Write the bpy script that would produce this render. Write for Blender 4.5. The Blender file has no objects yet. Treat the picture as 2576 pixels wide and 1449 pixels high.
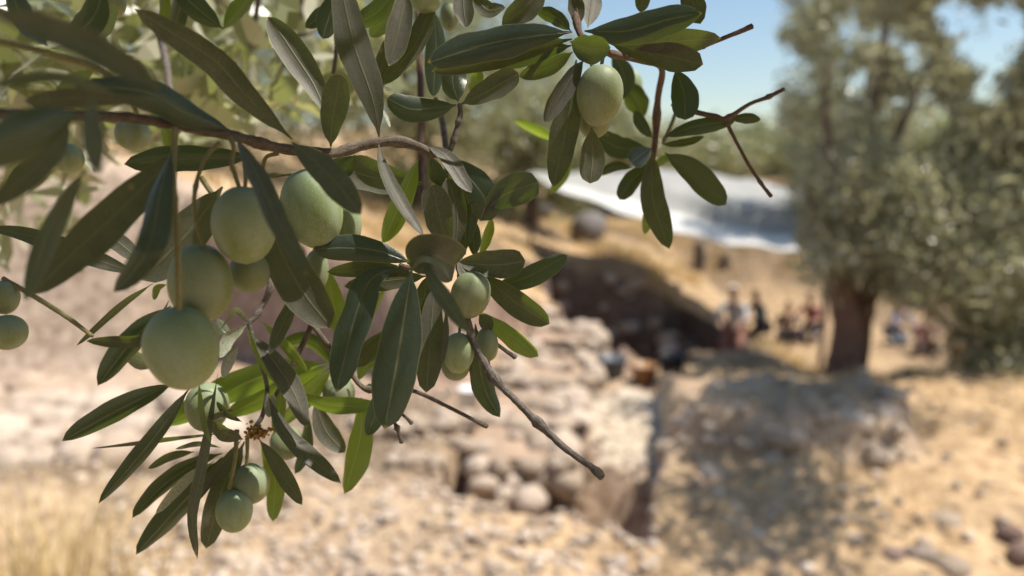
import bpy, math, random
import numpy as np
from mathutils import Vector, Matrix

# ------------------------------------------------------------------ camera, sky, sun, exposure
scene = bpy.context.scene
col = scene.collection
PITCH = math.radians(9.0)
CAM = np.array((0.0, 0.0, 1.6))
FWD = np.array((0.0, math.cos(PITCH), -math.sin(PITCH)))
RGT = np.array((1.0, 0.0, 0.0))
UPV = np.array((0.0, math.sin(PITCH), math.cos(PITCH)))
FPX = 26.0 / 36.0 * 2576.0            # focal length in units of the working picture width (2576)

cd = bpy.data.cameras.new("camera")
cam = bpy.data.objects.new("camera", cd); col.objects.link(cam)
cam.location = CAM; cam.rotation_euler = (math.pi / 2 - PITCH, 0, 0)
cd.lens = 26.0; cd.sensor_width = 36.0; cd.sensor_fit = 'HORIZONTAL'
cd.clip_start = 0.01; cd.clip_end = 2000
cd.dof.use_dof = True; cd.dof.focus_distance = 0.262; cd.dof.aperture_fstop = 6.3
scene.camera = cam

SUN_AZ, SUN_EL = math.radians(86), math.radians(64)
SUN = np.array((math.sin(SUN_AZ) * math.cos(SUN_EL), math.cos(SUN_AZ) * math.cos(SUN_EL), math.sin(SUN_EL)))
w = bpy.data.worlds.new("World"); scene.world = w; w.use_nodes = True
wn = w.node_tree.nodes; bg = wn["Background"]
sky = wn.new("ShaderNodeTexSky"); sky.sky_type = 'NISHITA'; sky.sun_disc = False
sky.sun_elevation = SUN_EL; sky.sun_rotation = SUN_AZ
sky.air_density = 1.25; sky.dust_density = 0.35; sky.ozone_density = 2.0
w.node_tree.links.new(sky.outputs[0], bg.inputs[0]); bg.inputs[1].default_value = 0.092
sl = bpy.data.lights.new("sun", 'SUN'); sl.energy = 5.0; sl.angle = math.radians(0.53); sl.color = (1.0, 0.93, 0.82)
so = bpy.data.objects.new("sun", sl); col.objects.link(so)
so.rotation_euler = Vector(SUN).to_track_quat('Z', 'Y').to_euler(); so.location = (3, 5, 9)
scene.view_settings.view_transform = 'Standard'; scene.view_settings.look = 'None'
scene.view_settings.exposure = 0.52; scene.view_settings.gamma = 1.0
scene.render.engine = 'CYCLES'
scene.cycles.use_denoising = True
scene.cycles.max_bounces = 8; scene.cycles.transparent_max_bounces = 8
scene.cycles.sample_clamp_indirect = 6.0

rng = np.random.default_rng(7)
random.seed(7)

# ------------------------------------------------------------------ helpers
def P(u, v, d):
    """Point seen at (u, v) of the 2576 px wide picture, d metres along the view axis."""
    return CAM + d * (FWD + (u - 1288.0) / FPX * RGT - (v - 724.5) / FPX * UPV)
def proj(p):
    q = np.asarray(p) - CAM
    d = q @ FWD
    return 1288 + FPX * (q @ RGT) / d, 724.5 - FPX * (q @ UPV) / d, d
def onz(u, v, z):
    r = FWD + (u - 1288.0) / FPX * RGT - (v - 724.5) / FPX * UPV
    return CAM + r * (z - CAM[2]) / r[2]
def nrm(a):
    a = np.asarray(a, float); return a / (np.linalg.norm(a, axis=-1, keepdims=True) + 1e-12)
def catmull(pts, n):
    pts = np.asarray(pts, float)
    if len(pts) == 2:
        t = np.linspace(0, 1, n)[:, None]; return pts[0] * (1 - t) + pts[1] * t
    p = np.vstack([2 * pts[0] - pts[1], pts, 2 * pts[-1] - pts[-2]])
    seg = np.linalg.norm(np.diff(pts[:, :3], axis=0), axis=1); cum = np.concatenate([[0], np.cumsum(seg)])
    s = np.linspace(0, cum[-1], n); out = []
    for x in s:
        i = min(np.searchsorted(cum, x, side='right') - 1, len(seg) - 1)
        t = (x - cum[i]) / (seg[i] + 1e-12)
        a, b, c, d = p[i], p[i + 1], p[i + 2], p[i + 3]
        out.append(0.5 * (2 * b + (c - a) * t + (2 * a - 5 * b + 4 * c - d) * t ** 2 + (3 * b - a - 3 * c + d) * t ** 3))
    return np.array(out)
def lattice(ix, iy, seed):
    h = (ix.astype(np.int64) * 374761393 + iy.astype(np.int64) * 668265263 + seed * 1442695041) & 0x7fffffff
    h = ((h ^ (h >> 13)) * 1274126177) & 0x7fffffff
    return ((h ^ (h >> 16)) & 0xffff) / 65535.0
def vnoise(x, y, seed=0):
    ix, iy = np.floor(x), np.floor(y); fx, fy = x - ix, y - iy
    fx = fx * fx * (3 - 2 * fx); fy = fy * fy * (3 - 2 * fy)
    a, b = lattice(ix, iy, seed), lattice(ix + 1, iy, seed); c, d = lattice(ix, iy + 1, seed), lattice(ix + 1, iy + 1, seed)
    return (a * (1 - fx) + b * fx) * (1 - fy) + (c * (1 - fx) + d * fx) * fy
def fbm(x, y, seed=0, o=4):
    s, a, t = 0, 0.5, 0
    for k in range(o):
        s = s + a * vnoise(x * 2 ** k, y * 2 ** k, seed + k); t += a; a *= 0.5
    return s / t
def sstep(a, b, x):
    t = np.clip((x - a) / (b - a), 0, 1); return t * t * (3 - 2 * t)

def mesh_obj(name, verts, faces, mat, parent=None, smooth=True, uvs=None):
    me = bpy.data.meshes.new(name)
    me.from_pydata([tuple(map(float, v)) for v in verts], [], [tuple(map(int, f)) for f in faces])
    if smooth: me.polygons.foreach_set("use_smooth", [True] * len(me.polygons))
    if uvs is not None:
        lay = me.uv_layers.new(name="UVMap"); li = np.empty(len(me.loops), np.int32); me.loops.foreach_get("vertex_index", li)
        lay.data.foreach_set("uv", np.asarray(uvs, np.float32)[li].ravel())
    me.materials.append(mat); me.update()
    return link(bpy.data.objects.new(name, me), parent)
def fast_mesh(name, verts, faces, mat, parent=None, smooth=False, uvs=None, cols=None):
    """verts (n,3), faces (m,k) arrays, all faces with k corners."""
    verts = np.asarray(verts, np.float32); faces = np.asarray(faces, np.int32)
    me = bpy.data.meshes.new(name); m, k = faces.shape
    me.vertices.add(len(verts)); me.vertices.foreach_set("co", verts.ravel())
    me.loops.add(m * k); me.loops.foreach_set("vertex_index", faces.ravel())
    me.polygons.add(m); me.polygons.foreach_set("loop_start", np.arange(0, m * k, k, dtype=np.int32))
    me.polygons.foreach_set("loop_total", np.full(m, k, np.int32))
    me.polygons.foreach_set("use_smooth", np.full(m, smooth))
    if uvs is not None:
        lay = me.uv_layers.new(name="UVMap"); lay.data.foreach_set("uv", np.asarray(uvs, np.float32)[faces.ravel()].ravel())
    if cols is not None:
        at = me.color_attributes.new("soil", 'FLOAT_COLOR', 'POINT')
        at.data.foreach_set("color", np.hstack([cols, np.ones((len(cols), 1))]).astype(np.float32).ravel())
    me.materials.append(mat); me.update(); me.validate()
    return link(bpy.data.objects.new(name, me), parent)
def link(o, parent=None):
    col.objects.link(o)
    if parent is not None:
        o.parent = parent; o.matrix_parent_inverse = world_of(parent).inverted()
    return o
def world_of(o):
    m = o.matrix_basis.copy()
    if o.parent is not None: m = world_of(o.parent) @ o.matrix_parent_inverse @ m
    return m
def empty(name, loc, label, cat, group=None):
    o = bpy.data.objects.new(name, None); col.objects.link(o); o.location = tuple(loc); o.empty_display_size = 0.1
    return tag(o, label, cat, group)
def tag(o, label=None, cat=None, group=None, kind=None):
    if label: o["label"] = label
    if cat: o["category"] = cat
    if group: o["group"] = group
    if kind: o["kind"] = kind
    return o

def tube(name, pts, radii, mat, parent=None, seg=8, n=None, rough=0.0, knots=()):
    pts = np.asarray(pts, float); n = n or max(4, 5 * len(pts))
    pr = catmull(np.hstack([pts, np.asarray(radii, float)[:, None]]), n)
    c, r = pr[:, :3], np.maximum(pr[:, 3], 1e-5)
    t = nrm(np.gradient(c, axis=0)); ref = np.array((0.3, 0.2, 0.9)); vs, uv = [], []
    for kt, amp, wid in knots:
        r = r * (1 + amp * np.exp(-((np.linspace(0, 1, n) - kt) / wid) ** 2))
    for i in range(n):
        a = nrm(np.cross(t[i], ref)); b = np.cross(t[i], a); ref = np.cross(a, t[i]) if i else ref
        for k in range(seg):
            an = 2 * math.pi * k / seg
            rr = r[i] * (1 + rough * (random.random() - 0.5) * 2)
            vs.append(c[i] + rr * (a * math.cos(an) + b * math.sin(an))); uv.append((k / seg, i / n))
    fs = [(i * seg + k, i * seg + (k + 1) % seg, (i + 1) * seg + (k + 1) % seg, (i + 1) * seg + k) for i in range(n - 1) for k in range(seg)]
    vs.append(c[0]); vs.append(c[-1] + t[-1] * r[-1] * 0.5); uv += [(0, 0), (0, 1)]
    q = [(k, len(vs) - 2, (k + 1) % seg) for k in range(seg)] + [((n - 1) * seg + k, (n - 1) * seg + (k + 1) % seg, len(vs) - 1) for k in range(seg)]
    return mesh_obj(name, vs, fs + q, mat, parent, True, uv)

# ------------------------------------------------------------------ materials
def newmat(name):
    m = bpy.data.materials.new(name); m.use_nodes = True; nt = m.node_tree
    return m, nt, nt.nodes["Principled BSDF"], nt.nodes["Material Output"]
def N(nt, t, **kw):
    n = nt.nodes.new(t)
    for k, v in kw.items():
        if hasattr(n, k): setattr(n, k, v)
        else: n.inputs[k.replace('_', ' ')].default_value = v
    return n
def L(nt, a, b): nt.links.new(a, b)
def mixc(nt, fac, a, b, mode='MIX'):
    n = nt.nodes.new("ShaderNodeMix"); n.data_type = 'RGBA'; n.blend_type = mode
    for idx, x in ((0, fac), (6, a), (7, b)):
        if hasattr(x, 'links'): nt.links.new(x, n.inputs[idx])
        elif idx == 0: n.inputs[0].default_value = x
        else: n.inputs[idx].default_value = (*x, 1)
    return n.outputs[2]
def math_(nt, op, a, b=0.0, clamp=False):
    n = nt.nodes.new("ShaderNodeMath"); n.operation = op; n.use_clamp = clamp
    for i, x in enumerate((a, b)):
        if hasattr(x, 'links'): nt.links.new(x, n.inputs[i])
        else: n.inputs[i].default_value = x
    return n.outputs[0]
def ramp(nt, fac, lo, hi, a=0.0, b=1.0):
    n = nt.nodes.new("ShaderNodeMapRange"); nt.links.new(fac, n.inputs[0])
    n.inputs[1].default_value = lo; n.inputs[2].default_value = hi; n.inputs[3].default_value = a; n.inputs[4].default_value = b
    return n.outputs[0]
def noise(nt, vec, scale, detail=3, rough=0.55):
    n = N(nt, "ShaderNodeTexNoise"); n.inputs["Scale"].default_value = scale; n.inputs["Detail"].default_value = detail
    n.inputs["Roughness"].default_value = rough
    if vec is not None: nt.links.new(vec, n.inputs["Vector"])
    return n.outputs[0]
def bump(nt, bs, h, strength, dist):
    b = N(nt, "ShaderNodeBump"); b.inputs["Strength"].default_value = strength; b.inputs["Distance"].default_value = dist
    nt.links.new(h, b.inputs["Height"]); nt.links.new(b.outputs[0], bs.inputs["Normal"])

def leaf_material(name, top, top2, under, under2, glow, trans, midrib=(0.15, 0.155, 0.085)):
    m, nt, bs, out = newmat(name)
    tc = N(nt, "ShaderNodeTexCoord"); uv = N(nt, "ShaderNodeSeparateXYZ"); L(nt, tc.outputs["UV"], uv.inputs[0])
    oi = N(nt, "ShaderNodeObjectInfo"); geo = N(nt, "ShaderNodeNewGeometry")
    rnd = oi.outputs["Random"]
    across = math_(nt, 'ABSOLUTE', math_(nt, 'SUBTRACT', uv.outputs[0], 0.5))           # 0 midrib .. 0.5 edge
    blot = noise(nt, tc.outputs["Object"], 160, 3)
    fine = noise(nt, tc.outputs["Object"], 1700, 3, 0.75)
    tcol = mixc(nt, ramp(nt, blot, 0.35, 0.68), top, top2)
    tcol = mixc(nt, ramp(nt, fine, 0.50, 0.70, 0, 0.45), tcol, (0.085, 0.10, 0.085))
    ucol = mixc(nt, ramp(nt, blot, 0.35, 0.68), under, under2)
    ucol = mixc(nt, ramp(nt, fine, 0.44, 0.62, 0, 0.68), ucol, tuple(0.32 * c for c in under))
    c = mixc(nt, geo.outputs["Backfacing"], tcol, ucol)
    # veins: midrib line, faint side veins, pale rim and yellow tip
    mid = ramp(nt, across, 0.012, 0.045, 1, 0)
    c = mixc(nt, math_(nt, 'MULTIPLY', mid, ramp(nt, blot, 0.35, 0.65, 0.25, 0.8)), c, midrib)
    wav = N(nt, "ShaderNodeTexWave"); wav.inputs["Scale"].default_value = 3.2; wav.inputs["Distortion"].default_value = 2.0
    cmb = N(nt, "ShaderNodeCombineXYZ"); L(nt, math_(nt, 'SUBTRACT', math_(nt, 'MULTIPLY', uv.outputs[1], 3.4), math_(nt, 'MULTIPLY', across, 1.6)), cmb.inputs[0])
    L(nt, cmb.outputs[0], wav.inputs["Vector"])
    c = mixc(nt, ramp(nt, wav.outputs["Fac"], 0.9, 1.0, 0, 0.05), c, midrib)
    rim = ramp(nt, across, 0.465, 0.5, 0, 0.55)
    c = mixc(nt, rim, c, (0.24, 0.24, 0.12))
    tip = ramp(nt, uv.outputs[1], 0.972, 1.0, 0, 0.9)
    c = mixc(nt, tip, c, (0.42, 0.34, 0.08))
    # old scars: a few brown spots
    vo = N(nt, "ShaderNodeTexVoronoi"); vo.inputs["Scale"].default_value = 62; L(nt, tc.outputs["Object"], vo.inputs["Vector"])
    sp = math_(nt, 'MULTIPLY', ramp(nt, vo.outputs["Distance"], 0.05, 0.085, 1, 0), ramp(nt, vo.outputs["Color"], 0.62, 0.66, 0, 0.7))
    c = mixc(nt, sp, c, (0.27, 0.20, 0.12))
    hv = N(nt, "ShaderNodeHueSaturation"); hv.inputs["Saturation"].default_value = 1.0
    L(nt, ramp(nt, rnd, 0, 1, 0.72, 1.28), hv.inputs["Value"]); L(nt, ramp(nt, rnd, 0, 1, 0.488, 0.512), hv.inputs["Hue"]); L(nt, c, hv.inputs["Color"])
    L(nt, hv.outputs[0], bs.inputs["Base Color"])
    L(nt, ramp(nt, geo.outputs["Backfacing"], 0, 1, 0.30, 0.58), bs.inputs["Roughness"])
    bs.inputs["Specular IOR Level"].default_value = 0.5
    hgt = math_(nt, 'ADD', math_(nt, 'MULTIPLY', fine, 0.5), math_(nt, 'MULTIPLY', mid, -1.1))
    hgt = math_(nt, 'ADD', hgt, math_(nt, 'MULTIPLY', blot, 0.9))
    bump(nt, bs, hgt, 0.42, 0.00035)
    tr = N(nt, "ShaderNodeBsdfTranslucent")
    gl = mixc(nt, math_(nt, 'MULTIPLY', mid, 0.5), glow, (0.5, 0.5, 0.2)); gl = mixc(nt, ramp(nt, blot, 0.3, 0.7, 0, 0.5), gl, tuple(0.6 * g for g in glow))
    L(nt, gl, tr.inputs["Color"])
    mx = N(nt, "ShaderNodeMixShader"); mx.inputs[0].default_value = trans
    L(nt, bs.outputs[0], mx.inputs[1]); L(nt, tr.outputs[0], mx.inputs[2]); L(nt, mx.outputs[0], out.inputs["Surface"])
    return m
M = {}
M['leaf'] = leaf_material("olive_leaf", (0.014, 0.025, 0.025), (0.024, 0.037, 0.033), (0.094, 0.083, 0.072), (0.064, 0.061, 0.057), (0.40, 0.58, 0.03), 0.115)
M['backlit'] = leaf_material("backlit_olive_leaf", (0.045, 0.078, 0.022), (0.060, 0.095, 0.03), (0.15, 0.175, 0.095), (0.18, 0.195, 0.115), (0.40, 0.55, 0.04), 0.38, (0.22, 0.27, 0.09))  # brighter, more translucent leaf copy: sun shining through is put into its colour
M['silver'] = leaf_material("silvery_olive_leaf", (0.13, 0.16, 0.11), (0.16, 0.18, 0.13), (0.30, 0.32, 0.25), (0.34, 0.35, 0.28), (0.32, 0.38, 0.12), 0.22, (0.3, 0.3, 0.2))

def cloud_material(name, a, b, under, glow, trans=0.3):
    m, nt, bs, out = newmat(name)
    geo = N(nt, "ShaderNodeNewGeometry"); r = geo.outputs["Random Per Island"]
    c = mixc(nt, r, a, b); c = mixc(nt, geo.outputs["Backfacing"], c, under)
    L(nt, c, bs.inputs["Base Color"]); bs.inputs["Roughness"].default_value = 0.27
    tr = N(nt, "ShaderNodeBsdfTranslucent"); tr.inputs[0].default_value = (*glow, 1)
    mx = N(nt, "ShaderNodeMixShader"); mx.inputs[0].default_value = trans
    L(nt, bs.outputs[0], mx.inputs[1]); L(nt, tr.outputs[0], mx.inputs[2]); L(nt, mx.outputs[0], out.inputs["Surface"])
    return m
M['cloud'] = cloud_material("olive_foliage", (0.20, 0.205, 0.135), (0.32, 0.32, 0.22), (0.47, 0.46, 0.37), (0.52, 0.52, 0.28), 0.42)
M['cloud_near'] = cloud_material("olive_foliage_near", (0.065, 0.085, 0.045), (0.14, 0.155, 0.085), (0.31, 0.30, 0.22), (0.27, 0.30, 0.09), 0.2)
M['cloud_lit'] = cloud_material("olive_foliage_sunlit", (0.10, 0.125, 0.06), (0.22, 0.24, 0.14), (0.50, 0.49, 0.39), (0.45, 0.50, 0.15), 0.3)  # paler copy of the near foliage, with sunlight put into its colour
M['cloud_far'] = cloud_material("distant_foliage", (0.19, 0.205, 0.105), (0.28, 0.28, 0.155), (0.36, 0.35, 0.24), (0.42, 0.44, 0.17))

def bark_material(name, a, b, c, scale, crack=0.75):
    m, nt, bs, out = newmat(name); tc = N(nt, "ShaderNodeTexCoord")
    n1 = noise(nt, tc.outputs["Object"], scale, 5, 0.65); n2 = noise(nt, tc.outputs["Object"], scale * 6, 3, 0.6)
    x = mixc(nt, ramp(nt, n1, 0.35, 0.65), a, b); x = mixc(nt, ramp(nt, n2, 0.5, 0.72, 0, 0.8), x, c)
    L(nt, x, bs.inputs["Base Color"]); bs.inputs["Roughness"].default_value = 0.85
    sxyz = N(nt, "ShaderNodeSeparateXYZ"); L(nt, tc.outputs["UV"], sxyz.inputs[0]); cv = N(nt, "ShaderNodeCombineXYZ")
    L(nt, math_(nt, 'MULTIPLY', sxyz.outputs[0], 9.0), cv.inputs[0]); L(nt, math_(nt, 'MULTIPLY', sxyz.outputs[1], 14.0), cv.inputs[1])
    cr = noise(nt, cv.outputs[0], 2.0, 4, 0.7)
    x = mixc(nt, ramp(nt, cr, 0.52, 0.66, 0, crack), x, tuple(0.6 * k for k in c)); L(nt, x, bs.inputs["Base Color"])
    bump(nt, bs, math_(nt, 'SUBTRACT', math_(nt, 'ADD', n1, n2), math_(nt, 'MULTIPLY', cr, 1.2)), 0.8, 0.4 / scale)
    return m
M['twig'] = bark_material("twig_bark", (0.15, 0.11, 0.082), (0.26, 0.215, 0.165), (0.07, 0.05, 0.038), 300)
M['twig_grey'] = bark_material("grey_twig_bark", (0.13, 0.105, 0.092), (0.29, 0.255, 0.225), (0.045, 0.036, 0.032), 420)
M['twig_red'] = bark_material("reddish_twig_bark", (0.17, 0.10, 0.075), (0.24, 0.16, 0.12), (0.12, 0.075, 0.055), 260)
M['stalk'] = bark_material("green_stalk", (0.34, 0.32, 0.125), (0.44, 0.40, 0.19), (0.30, 0.21, 0.09), 220, 0.12)
M['bark'] = bark_material("trunk_bark", (0.16, 0.11, 0.08), (0.26, 0.19, 0.14), (0.08, 0.055, 0.04), 14)
M['bark_red'] = bark_material("reddish_trunk_bark", (0.20, 0.105, 0.07), (0.27, 0.155, 0.105), (0.10, 0.06, 0.045), 10)
M['bud'] = bark_material("dry_blossom", (0.42, 0.22, 0.05), (0.50, 0.32, 0.10), (0.22, 0.10, 0.03), 900)

def olive_material():
    m, nt, bs, out = newmat("olive_skin")
    tc = N(nt, "ShaderNodeTexCoord"); oi = N(nt, "ShaderNodeObjectInfo")
    off = N(nt, "ShaderNodeVectorMath"); off.operation = 'ADD'; sc = N(nt, "ShaderNodeVectorMath"); sc.operation = 'SCALE'
    L(nt, oi.outputs["Location"], sc.inputs[0]); sc.inputs["Scale"].default_value = 300
    L(nt, tc.outputs["Object"], off.inputs[0]); L(nt, sc.outputs[0], off.inputs[1]); v = off.outputs[0]
    mp = N(nt, "ShaderNodeMapping"); mp.inputs["Scale"].default_value = (1.0, 1.0, 0.45); L(nt, v, mp.inputs["Vector"])
    bloom = noise(nt, mp.outputs[0], 1.5, 4, 0.55); streak = noise(nt, mp.outputs[0], 6.0, 4, 0.65); fine = noise(nt, v, 15, 3, 0.65)
    c = mixc(nt, ramp(nt, bloom, 0.34, 0.66), (0.225, 0.275, 0.090), (0.325, 0.380, 0.255))
    c = mixc(nt, ramp(nt, streak, 0.55, 0.75, 0, 0.45), c, (0.165, 0.215, 0.050))
    c = mixc(nt, ramp(nt, fine, 0.52, 0.66, 0, 0.6), c, (0.37, 0.40, 0.27))
    vo = N(nt, "ShaderNodeTexVoronoi"); vo.inputs["Scale"].default_value = 9; L(nt, v, vo.inputs["Vector"])
    c = mixc(nt, ramp(nt, vo.outputs["Distance"], 0.07, 0.15, 0.85, 0), c, (0.50, 0.51, 0.36))
    sc1 = noise(nt, v, 4.2, 5, 0.75); c = mixc(nt, ramp(nt, sc1, 0.63, 0.70, 0, 0.45), c, (0.17, 0.15, 0.075))
    sx = N(nt, "ShaderNodeSeparateXYZ"); L(nt, tc.outputs["Object"], sx.inputs[0])
    c = mixc(nt, ramp(nt, sx.outputs[2], -0.4, 0.95, 0, 0.55), c, (0.21, 0.28, 0.17))
    c = mixc(nt, ramp(nt, sx.outputs[2], -1.035, -1.015, 0.9, 0), c, (0.06, 0.035, 0.02))
    hv = N(nt, "ShaderNodeHueSaturation"); L(nt, ramp(nt, oi.outputs["Random"], 0, 1, 0.80, 1.12), hv.inputs["Value"]); L(nt, ramp(nt, oi.outputs["Random"], 0, 1, 0.485, 0.515), hv.inputs["Hue"]); L(nt, c, hv.inputs["Color"])
    L(nt, hv.outputs[0], bs.inputs["Base Color"]); L(nt, ramp(nt, bloom, 0.3, 0.7, 0.42, 0.62), bs.inputs["Roughness"])
    bs.inputs["Subsurface Weight"].default_value = 0.12; bs.inputs["Subsurface Radius"].default_value = (0.5, 0.6, 0.2); bs.inputs["Subsurface Scale"].default_value = 0.004
    bs.inputs["Specular IOR Level"].default_value = 0.35
    bump(nt, bs, math_(nt, 'ADD', math_(nt, 'MULTIPLY', streak, 0.6), math_(nt, 'MULTIPLY', fine, 0.25)), 0.22, 0.0008)
    return m
M['olive'] = olive_material()

def plain(name, c, rough=0.8, var=0.25, scale=8.0, c2=None):
    m, nt, bs, out = newmat(name); tc = N(nt, "ShaderNodeTexCoord")
    n = noise(nt, tc.outputs["Object"], scale, 4, 0.6)
    x = mixc(nt, ramp(nt, n, 0.3, 0.7), tuple(k * (1 - var) for k in c), c2 or tuple(min(1, k * (1 + var)) for k in c))
    L(nt, x, bs.inputs["Base Color"]); bs.inputs["Roughness"].default_value = rough
    return m
def stone_material(name, a, b, scale):
    m, nt, bs, out = newmat(name); tc = N(nt, "ShaderNodeTexCoord"); oi = N(nt, "ShaderNodeObjectInfo")
    geo = N(nt, "ShaderNodeNewGeometry")
    n = noise(nt, tc.outputs["Object"], scale, 5, 0.62)
    x = mixc(nt, ramp(nt, n, 0.3, 0.7), a, b)
    rr = math_(nt, 'FRACT', math_(nt, 'ADD', oi.outputs["Random"], geo.outputs["Random Per Island"]))
    hv = N(nt, "ShaderNodeHueSaturation"); L(nt, ramp(nt, rr, 0, 1, 0.72, 1.22), hv.inputs["Value"]); L(nt, ramp(nt, rr, 0, 1, 1.15, 0.9), hv.inputs["Saturation"]); L(nt, x, hv.inputs["Color"])
    L(nt, hv.outputs[0], bs.inputs["Base Color"]); bs.inputs["Roughness"].default_value = 0.9
    bump(nt, bs, n, 0.5, 0.3 / scale)
    return m
M['stone'] = stone_material("limestone", (0.36, 0.275, 0.21), (0.62, 0.51, 0.405), 6)
M['rock'] = stone_material("weathered_rock", (0.30, 0.235, 0.19), (0.44, 0.36, 0.29), 4)
M['darkrock'] = stone_material("dark_rock", (0.10, 0.09, 0.09), (0.19, 0.17, 0.165), 4)
M['redrock'] = stone_material("reddish_rock", (0.22, 0.145, 0.115), (0.30, 0.21, 0.17), 4)
M['straw'] = cloud_material("dry_straw", (0.60, 0.44, 0.20), (0.72, 0.57, 0.32), (0.62, 0.47, 0.24), (0.6, 0.45, 0.2), 0.25)
def tarp_material():
    m, nt, bs, out = newmat("shade_cloth"); tc = N(nt, "ShaderNodeTexCoord")
    n = noise(nt, tc.outputs["Object"], 1.2, 4)
    L(nt, mixc(nt, ramp(nt, n, 0.3, 0.7), (0.25, 0.25, 0.235), (0.33, 0.33, 0.31)), bs.inputs["Base Color"]); bs.inputs["Roughness"].default_value = 0.6
    return m
M['tarp'] = tarp_material()
M['pole'] = plain("pole_wood", (0.10, 0.075, 0.06), 0.8)

def ground_material():
    m, nt, bs, out = newmat("excavated_soil"); tc = N(nt, "ShaderNodeTexCoord")
    at = N(nt, "ShaderNodeAttribute"); at.attribute_name = "soil"
    n1 = noise(nt, tc.outputs["Object"], 1.7, 6, 0.65); n2 = noise(nt, tc.outputs["Object"], 9, 5, 0.65); n3 = noise(nt, tc.outputs["Object"], 45, 3)
    x = mixc(nt, ramp(nt, n1, 0.3, 0.7), at.outputs["Color"], (0.80, 0.82, 0.85), 'MULTIPLY')
    x = mixc(nt, ramp(nt, n2, 0.42, 0.62, 0, 0.9), x, mixc(nt, 1.0, x, (0.52, 0.47, 0.43), 'MULTIPLY'))
    x = mixc(nt, ramp(nt, n3, 0.5, 0.8, 0, 0.3), x, mixc(nt, 1.0, x, (1.3, 1.28, 1.24), 'MULTIPLY'))
    L(nt, x, bs.inputs["Base Color"]); bs.inputs["Roughness"].default_value = 0.95
    bump(nt, bs, math_(nt, 'ADD', n2, math_(nt, 'MULTIPLY', n3, 0.4)), 0.8, 0.05)
    return m
M['ground'] = ground_material()

# ------------------------------------------------------------------ ground: hillside with the excavation cut into it
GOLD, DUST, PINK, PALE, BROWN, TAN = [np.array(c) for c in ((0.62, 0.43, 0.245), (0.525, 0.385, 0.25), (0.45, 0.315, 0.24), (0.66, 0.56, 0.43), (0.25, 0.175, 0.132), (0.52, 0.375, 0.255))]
def poly_sdf(px, py, poly):
    """signed distance, negative inside"""
    poly = np.asarray(poly, float); d = np.full(px.shape, 1e9); inside = np.zeros(px.shape, bool); n = len(poly)
    for i in range(n):
        a, b = poly[i], poly[(i + 1) % n]; e = b - a
        wx, wy = px - a[0], py - a[1]
        t = np.clip((wx * e[0] + wy * e[1]) / (e @ e), 0, 1)
        d = np.minimum(d, np.hypot(wx - e[0] * t, wy - e[1] * t))
        c = (a[1] > py) != (b[1] > py)
        inside ^= c & (px < (b[0] - a[0]) * (py - a[1]) / (b[1] - a[1] + 1e-12) + a[0])
    return np.where(inside, -d, d)
CUTS = [  # plan outline, floor height, wall width, floor colour, wall colour
    ([(2.4, 7.4), (4.0, 6.8), (24, 6.8), (24, 22.5), (3.4, 22.5), (1.6, 15.2)], -2.35, 4.6, GOLD * 0.9, GOLD * 0.85),
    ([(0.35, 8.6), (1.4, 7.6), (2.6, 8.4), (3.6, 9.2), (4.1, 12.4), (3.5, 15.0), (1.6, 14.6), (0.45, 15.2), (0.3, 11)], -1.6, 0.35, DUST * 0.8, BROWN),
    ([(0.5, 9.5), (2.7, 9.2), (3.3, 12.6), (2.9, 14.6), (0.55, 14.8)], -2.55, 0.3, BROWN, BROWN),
    ([(-6, 3.4), (-2.2, 3.6), (-1.2, 3.85), (-0.4, 3.62), (0.10, 3.3), (0.62, 3.02), (0.76, 3.6), (1.20, 5.1), (1.40, 6.6), (1.25, 8.5), (0.45, 9.3), (-0.25, 9.1), (-0.6, 7.25), (-1.2, 7.3), (-2.4, 7.8), (-3.75, 8.4), (-6.5, 7.4)], -0.47, 0.10, DUST, PINK),
    ([(-0.5, 4.0), (0.10, 3.42), (0.56, 3.14), (0.68, 3.6), (1.08, 4.8), (0.60, 4.85), (0.55, 6.4), (-0.1, 6.6), (-0.5, 5.4)], -0.92, 0.08, TAN, TAN),
]
RAISED = [(0.93, 3.92), (1.5, 3.80), (2.15, 3.95), (2.45, 4.35), (2.4, 4.8), (1.26, 4.75)]
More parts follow.
